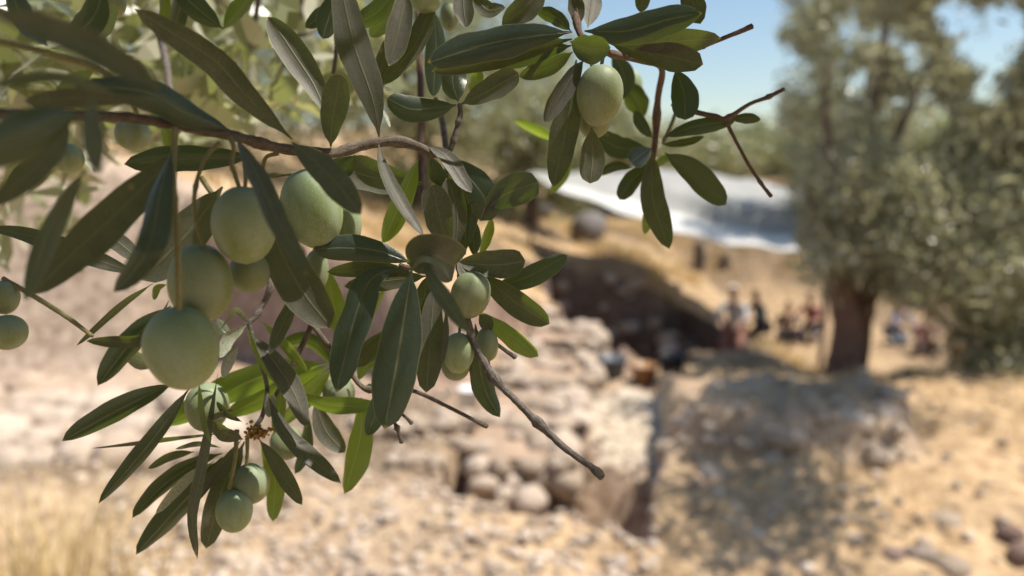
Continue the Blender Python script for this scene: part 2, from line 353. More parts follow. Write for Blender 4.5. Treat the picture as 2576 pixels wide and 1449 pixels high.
def terrain(x, y, detail=True):
    left = np.clip(0.35 * (1.6 - x), 0, 2.6)
    hill = -0.45 + 0.058 * np.maximum(y - 15, 0) - 0.0 + left
    hill = hill + 0.25 * (fbm(x * 0.25, y * 0.25, 3) - 0.5) * sstep(14, 22, y)
    near = 0.35 * sstep(2.5, 6.0, -x) * sstep(0, 6, y) * 0
    near = near + 0.10 * np.exp(-((x - 1.5) / 0.35) ** 2 - ((y - 3.9) / 0.7) ** 2)
    near = near + 0.10 * sstep(2.0, 4.5, x) * sstep(7, 3, y)
    near = near - 0.27 * np.maximum(y - 5.6, 0) * sstep(0.6, 1.4, x)
    lf = sstep(0.6, -0.2, x); k = sstep(0, 1, (y - (6.3 - 1.4 * lf)) / (2.3 - 0.8 * lf))
    z = near * (1 - k) + hill * k
    c = np.broadcast_to(GOLD, x.shape + (3,)).copy()
    dusty = sstep(0.2, -0.8, x - 0.35) * (1 - k)
    c = c + (DUST - c) * dusty[..., None]
    grassy = sstep(-0.95, -1.5, x) * sstep(3.6, 2.6, y); c = c + (GOLD * 0.9 - c) * grassy[..., None]
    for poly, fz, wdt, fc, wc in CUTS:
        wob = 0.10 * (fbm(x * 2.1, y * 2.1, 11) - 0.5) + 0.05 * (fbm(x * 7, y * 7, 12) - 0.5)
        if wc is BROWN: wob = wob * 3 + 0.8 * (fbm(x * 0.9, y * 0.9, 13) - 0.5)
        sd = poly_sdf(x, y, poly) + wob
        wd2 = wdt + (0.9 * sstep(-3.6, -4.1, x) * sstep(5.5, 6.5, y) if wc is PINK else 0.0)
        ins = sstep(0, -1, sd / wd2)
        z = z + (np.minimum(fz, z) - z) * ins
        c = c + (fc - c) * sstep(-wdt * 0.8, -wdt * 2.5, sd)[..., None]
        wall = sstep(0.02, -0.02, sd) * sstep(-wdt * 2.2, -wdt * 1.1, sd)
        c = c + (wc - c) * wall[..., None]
    # unexcavated block with a pale top inside the trench
    sd = poly_sdf(x, y, [(0.58, 4.85), (1.14, 4.80), (1.42, 6.4), (1.1, 6.7), (0.62, 6.5)])
    ins = sstep(0.30, -0.06, sd + 0.08 * (fbm(x * 5, y * 5, 55) - 0.5)); z = z + (np.maximum(z, -0.42) - z) * ins; c = c + (TAN * 1.1 - c) * sstep(0.32, 0.2, sd)[..., None]; c = c + (PALE - c) * sstep(0.02, -0.10, sd)[..., None]
    # raised flat-topped block beside the trench
    sd = poly_sdf(x, y, RAISED) + 0.22 * (fbm(x * 2.7, y * 2.7, 61) - 0.5) + 0.10 * (fbm(x * 8, y * 8, 62) - 0.5)
    ins = sstep(0.10, -0.10, sd); z = z + (np.maximum(z, 0.27 + 0.08 * (fbm(x * 4, y * 4, 63) - 0.5)) - z) * ins
    c = c + (np.array((0.46, 0.355, 0.265)) - c) * (0.75 * sstep(0.2, 0.0, sd))[..., None]
    if detail:
        z = z + 0.13 * (fbm(x * 3, y * 3, 21) - 0.5) + 0.10 * (fbm(x * 9, y * 9, 25, 3) - 0.5) + 0.2 * (fbm(x * 0.5, y * 0.5, 31) - 0.5) * sstep(10, 20, y)
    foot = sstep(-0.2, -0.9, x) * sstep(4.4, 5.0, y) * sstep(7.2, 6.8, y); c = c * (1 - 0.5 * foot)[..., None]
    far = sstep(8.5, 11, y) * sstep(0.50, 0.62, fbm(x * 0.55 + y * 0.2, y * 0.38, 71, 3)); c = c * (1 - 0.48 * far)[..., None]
    mot = fbm(x * 1.3, y * 1.3, 41); c = c * (0.86 + 0.30 * mot)[..., None]
    pal = sstep(-3.2, -3.7, x) * sstep(6.0, 6.8, y) * sstep(9.5, 8.6, y); c = c + (np.array((0.58, 0.45, 0.345)) - c) * pal[..., None]  # left part of the wall paler: sunlight put into the earth colour
    pinkw = sstep(-3.9, -3.3, x) * sstep(8.5, 6.8, y) * sstep(0.3, -0.5, x) * sstep(6.2, 6.9, y); c = c + (PINK - c) * (0.6 * pinkw * (z < 0.9))[..., None]  # deeper pink earth right of it, with the wall's shade put into the colour
    return z, np.clip(c, 0, 1)
def hgt(x, y): return float(terrain(np.array([float(x)]), np.array([float(y)]))[0][0])
def ground_hit(u, v, d0=2.5):
    ds = np.arange(d0, 60, 0.05); pp = CAM + ds[:, None] * (FWD + (u - 1288.0) / FPX * RGT - (v - 724.5) / FPX * UPV)
    i = int(np.argmax(pp[:, 2] <= terrain(pp[:, 0], pp[:, 1])[0]))
    return pp[i].copy(), float(ds[i])
def axis(lo, d0, d1, hi, step, nlo, nhi):
    a = d0 - np.geomspace(step, d0 - lo, nlo)[::-1]; b = d1 + np.geomspace(step, hi - d1, nhi)
    return np.concatenate([a, np.arange(d0, d1 + step / 2, step), b])
gx = axis(-260, -4.6, 6.4, 260, 0.045, 46, 60); gy = axis(-40, 2.0, 16.5, 420, 0.045, 20, 70)
X, Y = np.meshgrid(gx, gy); Z, C = terrain(X, Y)
nx, ny = len(gx), len(gy); ii = np.arange(nx * ny).reshape(ny, nx)
F = np.stack([ii[:-1, :-1], ii[:-1, 1:], ii[1:, 1:], ii[1:, :-1]], -1).reshape(-1, 4)
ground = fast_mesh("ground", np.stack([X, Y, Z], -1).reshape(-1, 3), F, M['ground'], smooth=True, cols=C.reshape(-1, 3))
tag(ground, kind="structure")

# ------------------------------------------------------------------ stones
def ico(sub):
    import bmesh
    bm = bmesh.new(); bmesh.ops.create_icosphere(bm, subdivisions=sub, radius=1.0)
    v = np.array([x.co[:] for x in bm.verts]); f = np.array([[q.index for q in x.verts] for x in bm.faces]); bm.free()
    return v, f
ICO1, ICO2 = ico(1), ico(2)
def stone_shape(base, seed, rough=0.22, boxy=0.35):
    v, f = base; r = np.random.default_rng(seed); o = v.copy()
    p = np.sign(v) * np.abs(v) ** 0.55; o = v * (1 - boxy) + p * boxy * 0.85
    for k in range(5):
        d = nrm(r.normal(size=3)); a = v @ d
        o = o * (1 + rough * 0.55 * np.tanh(3 * (a - r.uniform(-0.2, 0.5))))[:, None] ** (-0.6)
    o = o + rough * 0.22 * np.sin(v @ r.normal(size=(3, 3)) * 3.2 + r.uniform(0, 6, 3))
    return o, f
STONES = []
for s in range(8):
    v, f = stone_shape(ICO2, 100 + s, 0.30, 0.35 if s % 2 else 0.8)
    me = bpy.data.meshes.new("stone"); me.from_pydata(v.tolist(), [], f.tolist()); me.polygons.foreach_set("use_smooth", [True] * len(me.polygons))
    me.materials.append(M['stone']); STONES.append(me)
def put_stone(name, loc, size, parent=None, flat=0.7, me=None):
    o = bpy.data.objects.new(name, me or random.choice(STONES))
    o.location = tuple(loc); s = size / 2
    o.scale = (s * random.uniform(0.85, 1.25), s * random.uniform(0.8, 1.1), s * flat * random.uniform(0.8, 1.15))
    o.rotation_euler = (random.uniform(-0.25, 0.25), random.uniform(-0.25, 0.25), random.uniform(0, 6.28))
    return link(o, parent)

# rubble wall running away from us in the trench
rw = empty("rubble_wall", (0.2, 6.5, -0.9), "pale rubble stone wall stepping back through the excavation trench", "wall")
M['core'] = plain("wall_earth", (0.36, 0.255, 0.18), 0.95, 0.25, 5)
BLOCKS = []
for k in range(6):
    v, f = stone_shape(ICO2, 300 + k, 0.16, 0.85)
    me = bpy.data.meshes.new("stone"); me.from_pydata(v.tolist(), [], f.tolist()); me.polygons.foreach_set("use_smooth", [True] * len(me.polygons)); me.materials.append(M['stone']); BLOCKS.append(me)
for u0, u1, vt, d, courses, depth in ((1322, 1512, 850, 7.7, 4, 1.0), (1255, 1502, 948, 6.75, 3, 0.95), (1215, 1462, 1048, 5.85, 5, 0.9), (1160, 1432, 1150, 5.0, 5, 0.85)):
    a, b = P(u0, vt, d), P(u1, vt, d); W_ = b[0] - a[0]; y0 = a[1]; z0 = a[2]; n = max(4, int(W_ / 0.17))
    vs = [(a[0] + .09, y0 + .09, z0 - .05), (b[0] - .09, y0 + .09, z0 - .05), (b[0] - .09, y0 + depth, z0 - .05), (a[0] + .09, y0 + depth, z0 - .05)]
    vs += [(x, y, -1.5) for x, y, _ in vs]
    mesh_obj("earth_core", vs, [(0, 1, 2, 3), (0, 4, 5, 1), (1, 5, 6, 2), (3, 2, 6, 7), (0, 3, 7, 4)], M['core'], rw, False)
    for c in range(courses):                                         # front face, course by course
        for q in range(n):
            x = a[0] + W_ * (q + 0.5 + (0.5 if c % 2 else 0) * random.uniform(.6, 1.1)) / n
            if random.random() < 0.08: continue
            put_stone("stone", (x, y0 + random.uniform(-.03, .06), z0 - 0.12 * c - 0.06 + random.uniform(-.02, .02)), random.uniform(0.14, 0.23), rw, 0.72, random.choice(BLOCKS + STONES))
    for q in range(int(n * 3.2)):                                    # top surface
        put_stone("stone", (random.uniform(a[0], b[0]), random.uniform(y0 + .1, y0 + depth), z0 - 0.03 + random.uniform(-.02, .03)), random.uniform(0.10, 0.22), rw, 0.65, random.choice(BLOCKS + STONES))
    for c in range(courses):                                         # right flank
        for q in range(4): put_stone("stone", (b[0] + random.uniform(-.03, .04), y0 + depth * (q + .5) / 4, z0 - 0.13 * c - 0.06), random.uniform(0.16, 0.24), rw, 0.72, random.choice(BLOCKS))
# cobble footing along the left pit and the small stone row in the middle
cf = empty("cobble_footing", (-2.2, 6.0, -0.47), "long row of grey cobbles at the foot of the pink earth section", "stones")
for i in range(120):
    u = random.uniform(-90, 560); v = random.uniform(965, 1150) + max(0, (u - 350)) * 0.1
    p = onz(u, v, -0.42); put_stone("stone", (p[0], p[1], hgt(p[0], p[1]) + 0.02), random.choice((0.13, 0.16, 0.2, 0.24, 0.3)), cf, 0.85)
sr = empty("stone_row", (-0.6, 6.6, -0.47), "single course of small pale stones beside the rubble wall", "stones")
for i in range(26):
    u = 905 + 290 * (i / 25) + random.uniform(-8, 8); v = 1062 - 12 * (i / 25) + random.uniform(-16, 16)
    p = onz(u, v, -0.38); put_stone("stone", (p[0], p[1], -0.40), random.uniform(0.09, 0.17), sr, 0.8)
for u, v, s in ((1035, 1168, .17), (1095, 1170, .11), (1240, 1112, .17), (1330, 1265, 0.20), (1270, 1250, 0.13), (990, 1165, 0.1)):
    p = onz(u, v, -0.44); put_stone("stone", (p[0], p[1], -0.42), s, sr, 0.7)

eb = empty("stone_edging", (1.6, 3.9, 0.1), "broken grey stones edging the raised earth block right of the trench", "stones")
for i in range(46):
    e = i % 5; a, b = [((0.93, 3.95), (1.5, 3.80)), ((1.5, 3.80), (2.15, 4.0)), ((2.15, 3.95), (2.4, 4.6)), ((0.93, 3.92), (1.15, 4.5)), ((1.0, 3.92), (2.1, 3.98))][e]
    t = random.random(); x_, y_ = a[0] + (b[0] - a[0]) * t + random.uniform(-.06, .06), a[1] + (b[1] - a[1]) * t + random.uniform(-.12, .08)
    o = put_stone("stone", (x_, y_, hgt(x_, y_) - 0.02 + random.uniform(-.02, .01)), random.choice((0.07, 0.09, 0.12, 0.15, 0.18)), eb, 0.6, random.choice(BLOCKS + STONES[::2]))
for i in range(24):
    u, v = random.uniform(1350, 1800), random.uniform(700, 900); p, d = ground_hit(u, v, 8)
    if i == 0: pr_ = empty("pit_rubble", p, "scattered rocks on the shaded slope of the dark pit", "stones")
    put_stone("stone", (p[0], p[1], p[2] + .02), random.uniform(0.15, 0.5), pr_, 0.7, random.choice(BLOCKS))
# single rocks lying on the slope
ROCKS = [  # u, v, size, material, label
    (2385, 1300, 0.22, 'stone', "pale rounded stone lying on the dry grass at lower right"),
    (2245, 1385, 0.13, 'redrock', "small dark red stone half sunk in the dry grass"),
    (2320, 1392, 0.16, 'rock', "brown stone tilted against a paler one in the straw"),
    (2400, 1425, 0.20, 'stone', "pale flat stone near the bottom edge below the brown ones"),
    (2150, 1368, 0.10, 'rock', "small brown lump left of the lower right stones"),
    (2600, 1400, 0.24, 'redrock', "large reddish rock cut by the right edge of the picture"),
    (2545, 1340, 0.18, 'redrock', "smaller reddish rock above the large one at the right edge"),
    (2260, 1250, 0.07, 'rock', "tiny dark stone alone on bright straw"),
    (640, 1412, 0.15, 'stone', "grey stone on the pebbly bank right of the dry grass"),
    (545, 1392, 0.09, 'stone', "small pinkish stone beside the dry grass at lower left"),
    (290, 1240, 0.16, 'stone', "round pale cobble behind the dry grass at lower left"),
    (985, 1290, 0.11, 'stone', "oval pale stone lying on the pebbly bank"),
    (1060, 1420, 0.10, 'stone', "light stone near the bottom edge of the pebbly bank"),
    (880, 1388, 0.12, 'rock', "tan stone in the middle of the pebbly bank"),
    (1240, 1428, 0.12, 'stone', "pale oval stone at the bottom right of the pebbly bank"),
    (1560, 1390, 0.12, 'rock', "brown stone on the lip of the trench"),
]
for u, v, s, mt, lab in ROCKS:
    p = onz(u, v, 0.03)
    for _ in range(4): p = onz(u, v, hgt(p[0], p[1]) + 0.02)
    s *= 0.72; o = put_stone("rock", (p[0], p[1], hgt(p[0], p[1]) + s * 0.02), s, None, 0.72, random.choice(BLOCKS))
    o.data = o.data.copy(); o.data.materials[0] = M[mt]; tag(o, lab, "rock", "loose rocks on the slope")
for u, v, d, s, lab in ((1350, 545, 21, 0.8, "grey boulder on the golden slope left of the dark one"), (1478, 572, 19.5, 0.95, "dark grey boulder standing on the golden slope below the awning corner"), (1275, 535, 24, 0.8, "low boulder at the left of three on the golden slope")):
    p = P(u, v, d); o = put_stone("boulder", p, s, None, 0.8); o.data = o.data.copy(); o.data.materials[0] = M['darkrock']
    o.location.z = hgt(p[0], p[1]) + 0.25 * s; tag(o, lab, "rock", "boulders on the golden slope")

# pebbles strewn over the near bank and the trench (uncountable)
def scatter(name, spots, sizes, mat, parent=None, flat=0.7):
    v, f = ICO1; V, Fc = [], []
    for i, (p, s) in enumerate(zip(spots, sizes)):
        r = np.random.default_rng(i); q = v * (1 + 0.25 * (r.random(len(v))[:, None] - 0.5)) * (s / 2) * np.array((r.uniform(.8, 1.3), r.uniform(.8, 1.2), flat))
        a = r.uniform(0, 6.28); q = q @ np.array(((math.cos(a), math.sin(a), 0), (-math.sin(a), math.cos(a), 0), (0, 0, 1)))
        V.append(q + p); Fc.append(f + i * len(v))
    return fast_mesh(name, np.vstack(V), np.vstack(Fc), mat, parent, True)
pts, szs = [], []
for i in range(1500):
    u, v = random.uniform(250, 1650), random.uniform(1180, 1500)
    p = onz(u, v, 0.0)
    if poly_sdf(np.array([p[0]]), np.array([p[1]]), CUTS[2][0])[0] < 0.02: continue
    pts.append((p[0], p[1])); szs.append(random.choice((0.012, 0.018, 0.025, 0.03, 0.045, 0.06)))
for i in range(900):
    x, y = random.uniform(-3.6, 1.0), random.uniform(4.6, 7.4); pts.append((x, y)); szs.append(random.choice((0.02, 0.03, 0.04, 0.06, 0.08)))
for i in range(900):
    x, y = random.uniform(0.8, 5.5), random.uniform(2.2, 6.5); pts.append((x, y)); szs.append(random.choice((0.015, 0.02, 0.03, 0.045, 0.07)))
zz = terrain(np.array([p[0] for p in pts]), np.array([p[1] for p in pts]))[0]
peb = scatter("pebbles", [np.array((p[0], p[1], z + s * 0.15)) for p, z, s in zip(pts, zz, szs)], szs, M['stone']); tag(peb, "small pale pebbles strewn over the earth bank and trench", "pebbles", kind="stuff")

# dry grass
def blades(name, spots, hmin, hmax, wid, lean, mat):
    n = len(spots); spots = np.asarray(spots); a = rng.uniform(0, 6.28, n); h = rng.uniform(hmin, hmax, n); le = rng.uniform(0.1, lean, n)
    dirv = np.stack([np.cos(a), np.sin(a), np.zeros(n)], 1); b = rng.uniform(0, 6.28, n); sd = np.stack([np.cos(b), np.sin(b), np.zeros(n)], 1) * (wid * rng.uniform(.5, 1.3, n))[:, None]
    up = np.array((0, 0, 1.0)); mid = spots + dirv * (0.35 * h * le)[:, None] + up * (h * 0.6)[:, None]; tipp = spots + dirv * (h * le)[:, None] + up * (h * np.clip(1 - 0.35 * le, 0.2, 1))[:, None]
    V = np.stack([spots - sd, spots + sd, mid - sd * 0.8, mid + sd * 0.8, tipp], 1).reshape(-1, 3); base = np.arange(n)[:, None] * 5
    T = np.vstack([base + np.array((0, 1, 3)), base + np.array((0, 3, 2)), base + np.array((2, 3, 4))])
    return fast_mesh(name, V, T, mat)
sp = []
x = rng.uniform(0.5, 5.6, 15000); y = rng.uniform(2.1, 6.6, 15000); k = fbm(x * 2.2, y * 2.2, 77)
ok = (k > 0.44) & (poly_sdf(x, y, CUTS[2][0]) > 0.06) & (x > 0.55 + 0.2 * (y - 2.5)); x, y = x[ok], y[ok]
g = blades("dry_grass", np.stack([x, y, terrain(x, y)[0] - 0.005], 1), 0.03, 0.11, 0.0022, 1.6, M['straw']); tag(g, "short golden dry grass covering the slope at right", "grass", kind="stuff")
x = rng.uniform(-6, 9, 60000); y = rng.uniform(9, 30, 60000); k = fbm(x * 0.9, y * 0.9, 78)
ok = (k > 0.58) & (terrain(x, y)[0] > -1.3); x, y = x[ok], y[ok]
g = blades("dry_tussocks", np.stack([x, y, terrain(x, y)[0] - 0.02], 1), 0.12, 0.38, 0.012, 1.2, M['straw']); tag(g, "tufts of dry straw on the golden slope behind the dig", "grass", kind="stuff")
x = rng.normal(-1.27, 0.15, 430); y = rng.normal(1.75, 0.20, 430)
g = blades("straw_clump", np.stack([x, y, terrain(x, y)[0]], 1), 0.45, 1.0, 0.0042, 0.8, M['straw']); tag(g, "tall golden straw standing at the lower left corner", "grass", kind="stuff")

# ------------------------------------------------------------------ leaves in bulk
def leaf_cloud(name, c, dirs, length, width, mat, parent=None):
    """flat-folded lance leaves: 6 vertices, 4 triangles each"""
    n = len(c); d = nrm(dirs); r = nrm(np.cross(d, rng.normal(size=(n, 3)))); nn = np.cross(d, r)
    ln = (length * rng.uniform(0.65, 1.25, n))[:, None]; wd = (width * rng.uniform(0.7, 1.25, n))[:, None] / 2
    bow = nn * ln * rng.uniform(-0.12, 0.12, (n, 1))
    base = c - d * ln / 2; tip = c + d * ln / 2
    m1 = c - d * ln * 0.18; m2 = c + d * ln * 0.22
    V = np.stack([base, m1 - r * wd + bow, m1 + r * wd + bow, m2 - r * wd * 0.9 + bow, m2 + r * wd * 0.9 + bow, tip], 1).reshape(-1, 3)
    b = np.arange(n)[:, None] * 6
    T = np.vstack([b + np.array(q) for q in ((0, 2, 1), (1, 2, 4), (1, 4, 3), (3, 4, 5))])
    return fast_mesh(name, V, T, mat, parent)

# ------------------------------------------------------------------ standing olive tree at right
def tree_clumps(accept, n_cl, n_leaf, spread):
    cs = []
    while len(cs) < n_cl:
        p = accept()
        if p is not None: cs.append(p)
    cs = np.array(cs); w_ = rng.uniform(0.5, 1.5, n_cl); idx = rng.choice(n_cl, n_leaf, p=w_ / w_.sum())
    return cs, cs[idx] + rng.normal(size=(n_leaf, 3)) * (spread * rng.uniform(0.5, 1.3, n_cl))[idx][:, None]
HOLES = [(2290, 335, 80), (2255, 290, 50), (2400, 40, 70), (2530, 60, 70), (2360, 300, 45), (2160, 200, 40), (2230, 90, 45), (2500, 150, 50), (2300, 140, 45), (2130, 60, 40), (2480, 230, 45), (2440, 130, 45), (2110, 300, 45), (2020, 200, 50)]
def right_accept():
    u, v, d = random.uniform(1930, 2800), random.uniform(-200, 1170), random.uniform(5.7, 8.2)
    if u > 2230 and random.random() < 0.25: return None
    if u < 2230: d = random.uniform(7.7, 9.6)
    le = 1950 + 22 * math.sin(v * 0.02) + (55 if v > 330 else 0) + max(0, -v) * 0.35
    low = 650 if u < 2120 else (720 + (u - 2120) * 0.15 if u < 2380 else 770 + (u - 2380) * 2.6)
    if u < le + 28 or v > min(low, 1140): return None
    if v > 660 and 2060 < u < 2190 : return None
    for a, b, r in HOLES:
        if (u - a) ** 2 + (v - b) ** 2 < (r + 12) ** 2: return None
    return P(u, v, d)
base = P(2125, 940, 6.3); base[2] = hgt(base[0], base[1]) - 0.05
rt = empty("olive_tree", base, "tall olive tree with a reddish trunk filling the right side", "tree", "olive trees")
cs, lc = tree_clumps(right_accept, 900, 118000, 0.12)
q = lc - CAM; dq = q @ FWD; uq = 1288 + FPX * (q @ RGT) / dq; vq = 724.5 - FPX * (q @ UPV) / dq
keep = (uq > 1925 + 20 * np.sin(vq * 0.03)) & ((vq < 400) | (vq > 660) | (uq > 2015 + 18 * np.sin(vq * 0.05))) & ((vq > 345) | (uq > 1950))
for a, b, r in HOLES: keep &= ((uq - a) ** 2 + (vq - b) ** 2 > (r * 0.72) ** 2) | (rng.random(len(uq)) < 0.12)
lc = lc[keep]
ex = []
while len(ex) < 90: 
    u, v = random.uniform(2060, 2330), random.uniform(250, 690)
    if u > 1990 + abs(v - 450) * 0.12 and all((u - a) ** 2 + (v - b) ** 2 > r * r for a, b, r in HOLES): ex.append(P(u, v, random.uniform(5.9, 7.2)))
ex = np.array(ex); lc = np.vstack([lc, ex[rng.integers(0, 90, 9000)] + rng.normal(size=(9000, 3)) * 0.10])
lc = np.vstack([lc, *[np.array((x_, y_, 0.1)) + SUN / SUN[2] * 3.1 + rng.normal(size=(n_, 3)) * (0.24, 0.22, 0.18) for x_, y_, n_ in ((1.5, 4.15, 2600), (2.0, 4.5, 2600), (2.3, 4.8, 2200), (1.25, 3.45, 2000), (1.6, 4.6, 2400), (1.1, 3.0, 900))]])   # unseen boughs added out of frame to shade the ground beside the trench
leaf_cloud("crown", lc, rng.normal(size=(len(lc), 3)) + np.array((0, 0, -0.25)), 0.088, 0.0245, M['cloud'], rt)["kind"] = "stuff"
rb = np.array(base)
top = P(2140, 560, 6.4)
tube("trunk", [rb + (0.04, 0, -0.1), rb + (0.0, 0, 0.12), P(2135, 820, 6.3), P(2115, 690, 6.35), top], (0.23, 0.17, 0.13, 0.11, 0.10), M['bark_red'], rt, 12, 24, 0.10)
tube("trunk", [rb + (0.06, 0.05, 0.0), P(2165, 800, 6.4), P(2200, 700, 6.5), P(2240, 560, 6.6), P(2300, 420, 6.8)], (0.14, 0.10, 0.085, 0.07, 0.05), M['bark_red'], rt, 10, 24, 0.12)
for tip, r in (((2380, 60, 6.6), .06), ((2080, 150, 6.3), .05), ((2620, 250, 6.9), .06), ((2500, 600, 6.0), .05), ((2250, -300, 7.0), .06), ((2560, 950, 5.8), .035), ((2030, 480, 6.0), .03)):
    e = P(*tip); m1 = (top * 0.55 + e * 0.45) + np.array((random.uniform(-.2, .2), random.uniform(-.2, .2), random.uniform(-.1, .25))); r *= 0.6; tube("limb", [top - (0, 0, 0.15), m1, e], (r * 1.35, r, r * 0.35), M['bark'], rt, 8, 16, 0.12)

# ------------------------------------------------------------------ trees on the slopes behind
def back_tree(u, d, vtop, hwid, lab, nl, leaf, mat='cloud_far', low=0.56):
    bx = (u - 1288) / FPX * d; by = d * math.cos(PITCH); gz = hgt(bx, by)
    topz = P(u, vtop, d)[2]; r = hwid / FPX * d
    t = empty("olive_tree", (bx, by, gz), lab, "tree", "olive trees"); cz = gz + (topz - gz) * low; rz = topz - cz
    def acc():
        q = nrm(np.random.default_rng(random.randrange(1 << 30)).normal(size=3)) * random.random() ** 0.42
        return np.array((bx + q[0] * r * (1 + 0.25 * math.sin(5 * q[2])), by + q[1] * r, cz + q[2] * rz))
    cs, lc = tree_clumps(acc, 90, nl, 0.13 * r)
    leaf_cloud("crown", lc, rng.normal(size=(nl, 3)), leaf, leaf * 0.34, M[mat], t)["kind"] = "stuff"
    tube("trunk", [(bx, by, gz - 0.2), (bx + 0.05 * r, by, gz + (cz - gz) * 0.5), (bx, by, cz)], (0.12 * r, 0.08 * r, 0.05 * r), M['bark'], t, 8, 10, 0.1)
    for k in range(3):
        a = k * 2.1 + 0.4; tube("limb", [(bx, by, gz + (cz - gz) * 0.6), (bx + 0.35 * r * math.cos(a), by + 0.35 * r * math.sin(a), cz), (bx + 0.6 * r * math.cos(a), by + 0.6 * r * math.sin(a), cz + 0.4 * rz)], (0.06 * r, 0.04 * r, 0.015 * r), M['bark'], t, 6, 8)
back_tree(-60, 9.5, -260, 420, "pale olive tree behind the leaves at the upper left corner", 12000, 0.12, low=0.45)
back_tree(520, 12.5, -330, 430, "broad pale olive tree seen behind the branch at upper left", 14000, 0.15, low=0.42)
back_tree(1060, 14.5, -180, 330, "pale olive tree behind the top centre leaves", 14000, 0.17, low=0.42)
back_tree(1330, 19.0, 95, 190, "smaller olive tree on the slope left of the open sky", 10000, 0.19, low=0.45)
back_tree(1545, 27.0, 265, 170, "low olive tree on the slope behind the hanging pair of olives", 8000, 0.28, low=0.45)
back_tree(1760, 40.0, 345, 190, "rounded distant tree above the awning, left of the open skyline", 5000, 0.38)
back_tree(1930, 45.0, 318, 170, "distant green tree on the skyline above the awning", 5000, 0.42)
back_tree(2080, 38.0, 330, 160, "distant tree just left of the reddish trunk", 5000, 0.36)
back_tree(2115, 14.6, -150, 165, "added olive tree behind the reddish trunk, put there to shade the awning", 15000, 0.12, "cloud")  # tree added behind the crown so its shadow falls on the awning
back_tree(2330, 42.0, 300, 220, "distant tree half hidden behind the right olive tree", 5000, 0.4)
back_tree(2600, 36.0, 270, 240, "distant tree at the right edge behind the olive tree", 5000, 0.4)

# ------------------------------------------------------------------ shade awning over the dig
aw = empty("shade_awning", (3.4, 15.5, -0.6), "sagging pale grey shade cloth stretched over the excavation", "awning")
hem = catmull([(1330, 440, 15.6), (1400, 474, 15.0), (1560, 532, 14.3), (1700, 582, 13.7), (1830, 612, 13.3), (1960, 628, 13), (2030, 631, 12.9), (2085, 630, 13)], 40)
back = catmull([(1330, 436, 15.8), (1480, 432, 16.4), (1690, 426, 16.9), (1880, 452, 16.8), (1990, 474, 16.6), (2060, 487, 16.4), (2080, 492, 16.2), (2095, 496, 16.2)], 40)
rows = []
for j in range(18):
    t = j / 17; row = []
    for i in range(40):
        h_, b_ = hem[i], back[i]; s = sstep(1560, 1790, h_[0]) * (1 - sstep(2020, 2090, h_[0]))
        # gentle cloth
        vv = h_[1] + (b_[1] - h_[1]) * t; dd = h_[2] + (b_[2] - h_[2]) * t ** 0.7; uu = h_[0] + (b_[0] - h_[0]) * t
        # with a belly: flat hem strip, then a steep fold facing us, then the far sheet
        T = np.array((0, .28, .34, .62, .68, 1.0)); VV = np.array((h_[1], h_[1] - 38, h_[1] - 46, h_[1] - 96, h_[1] - 102, min(b_[1], h_[1] - 125))); DD = np.array((h_[2], h_[2] + 1.5, h_[2] + 1.6, h_[2] + 1.72, h_[2] + 1.8, b_[2]))
        vv = vv * (1 - s) + np.interp(t, T, VV) * s; dd = dd * (1 - s) + np.interp(t, T, DD) * s
        p = P(uu, vv, dd); p[2] += 0.025 * math.sin(i * 0.9 + j * 0.4); row.append(p)
    rows.append(row)
vs = np.array(rows).reshape(-1, 3); ii = np.arange(18 * 40).reshape(18, 40)
cl = fast_mesh("cloth", vs, np.stack([ii[:-1, :-1], ii[:-1, 1:], ii[1:, 1:], ii[1:, :-1]], -1).reshape(-1, 4), M['tarp'], aw, True)
M['hem'] = plain("sunlit_hem", (0.58, 0.575, 0.54), 0.6, 0.08, 2)  # paler strip of cloth: light on the fold's front edge put into colour
k3 = 6; hv = vs[:40 * k3].copy(); hv[:, 2] += 0.012
hb = fast_mesh("lit_hem_band", hv, np.stack([ii[:k3 - 1, :-1], ii[:k3 - 1, 1:], ii[1:k3, 1:], ii[1:k3, :-1]], -1).reshape(-1, 4), M['hem'], aw, True)
md = cl.modifiers.new("thickness", 'SOLIDIFY'); md.thickness = 0.006
for (u, v, d, r) in ((1335, 440, 15.65, .04), (2080, 630, 13.0, .05)):
    a = P(u, v, d); tube("pole", [a + (0, 0, 0.02), a * (1, 1, 0) + (0.03, 0, (a[2] + hgt(a[0], a[1])) / 2), (a[0], a[1], hgt(a[0], a[1]) - 0.1)], (r, r, r), M['pole'], aw, 8, 6)

for u, vb, vt, r, lab in ((1757, 680, 612, .17, "thick dark post standing on the slope under the awning"), (1822, 676, 640, .12, "short dark post stub right of the thick post")):
    p, d = ground_hit(u, vb, 9.0); hh = (vb - vt) / FPX * d
    o = tube("wooden_post", [p - (0, 0, .1), p + (0.02, 0, hh * .5), p + (-.01, 0, hh)], (r * 1.1, r, r * .9), M['pole'], None, 10, 8, .08); tag(o, lab, "post", "posts under the awning")
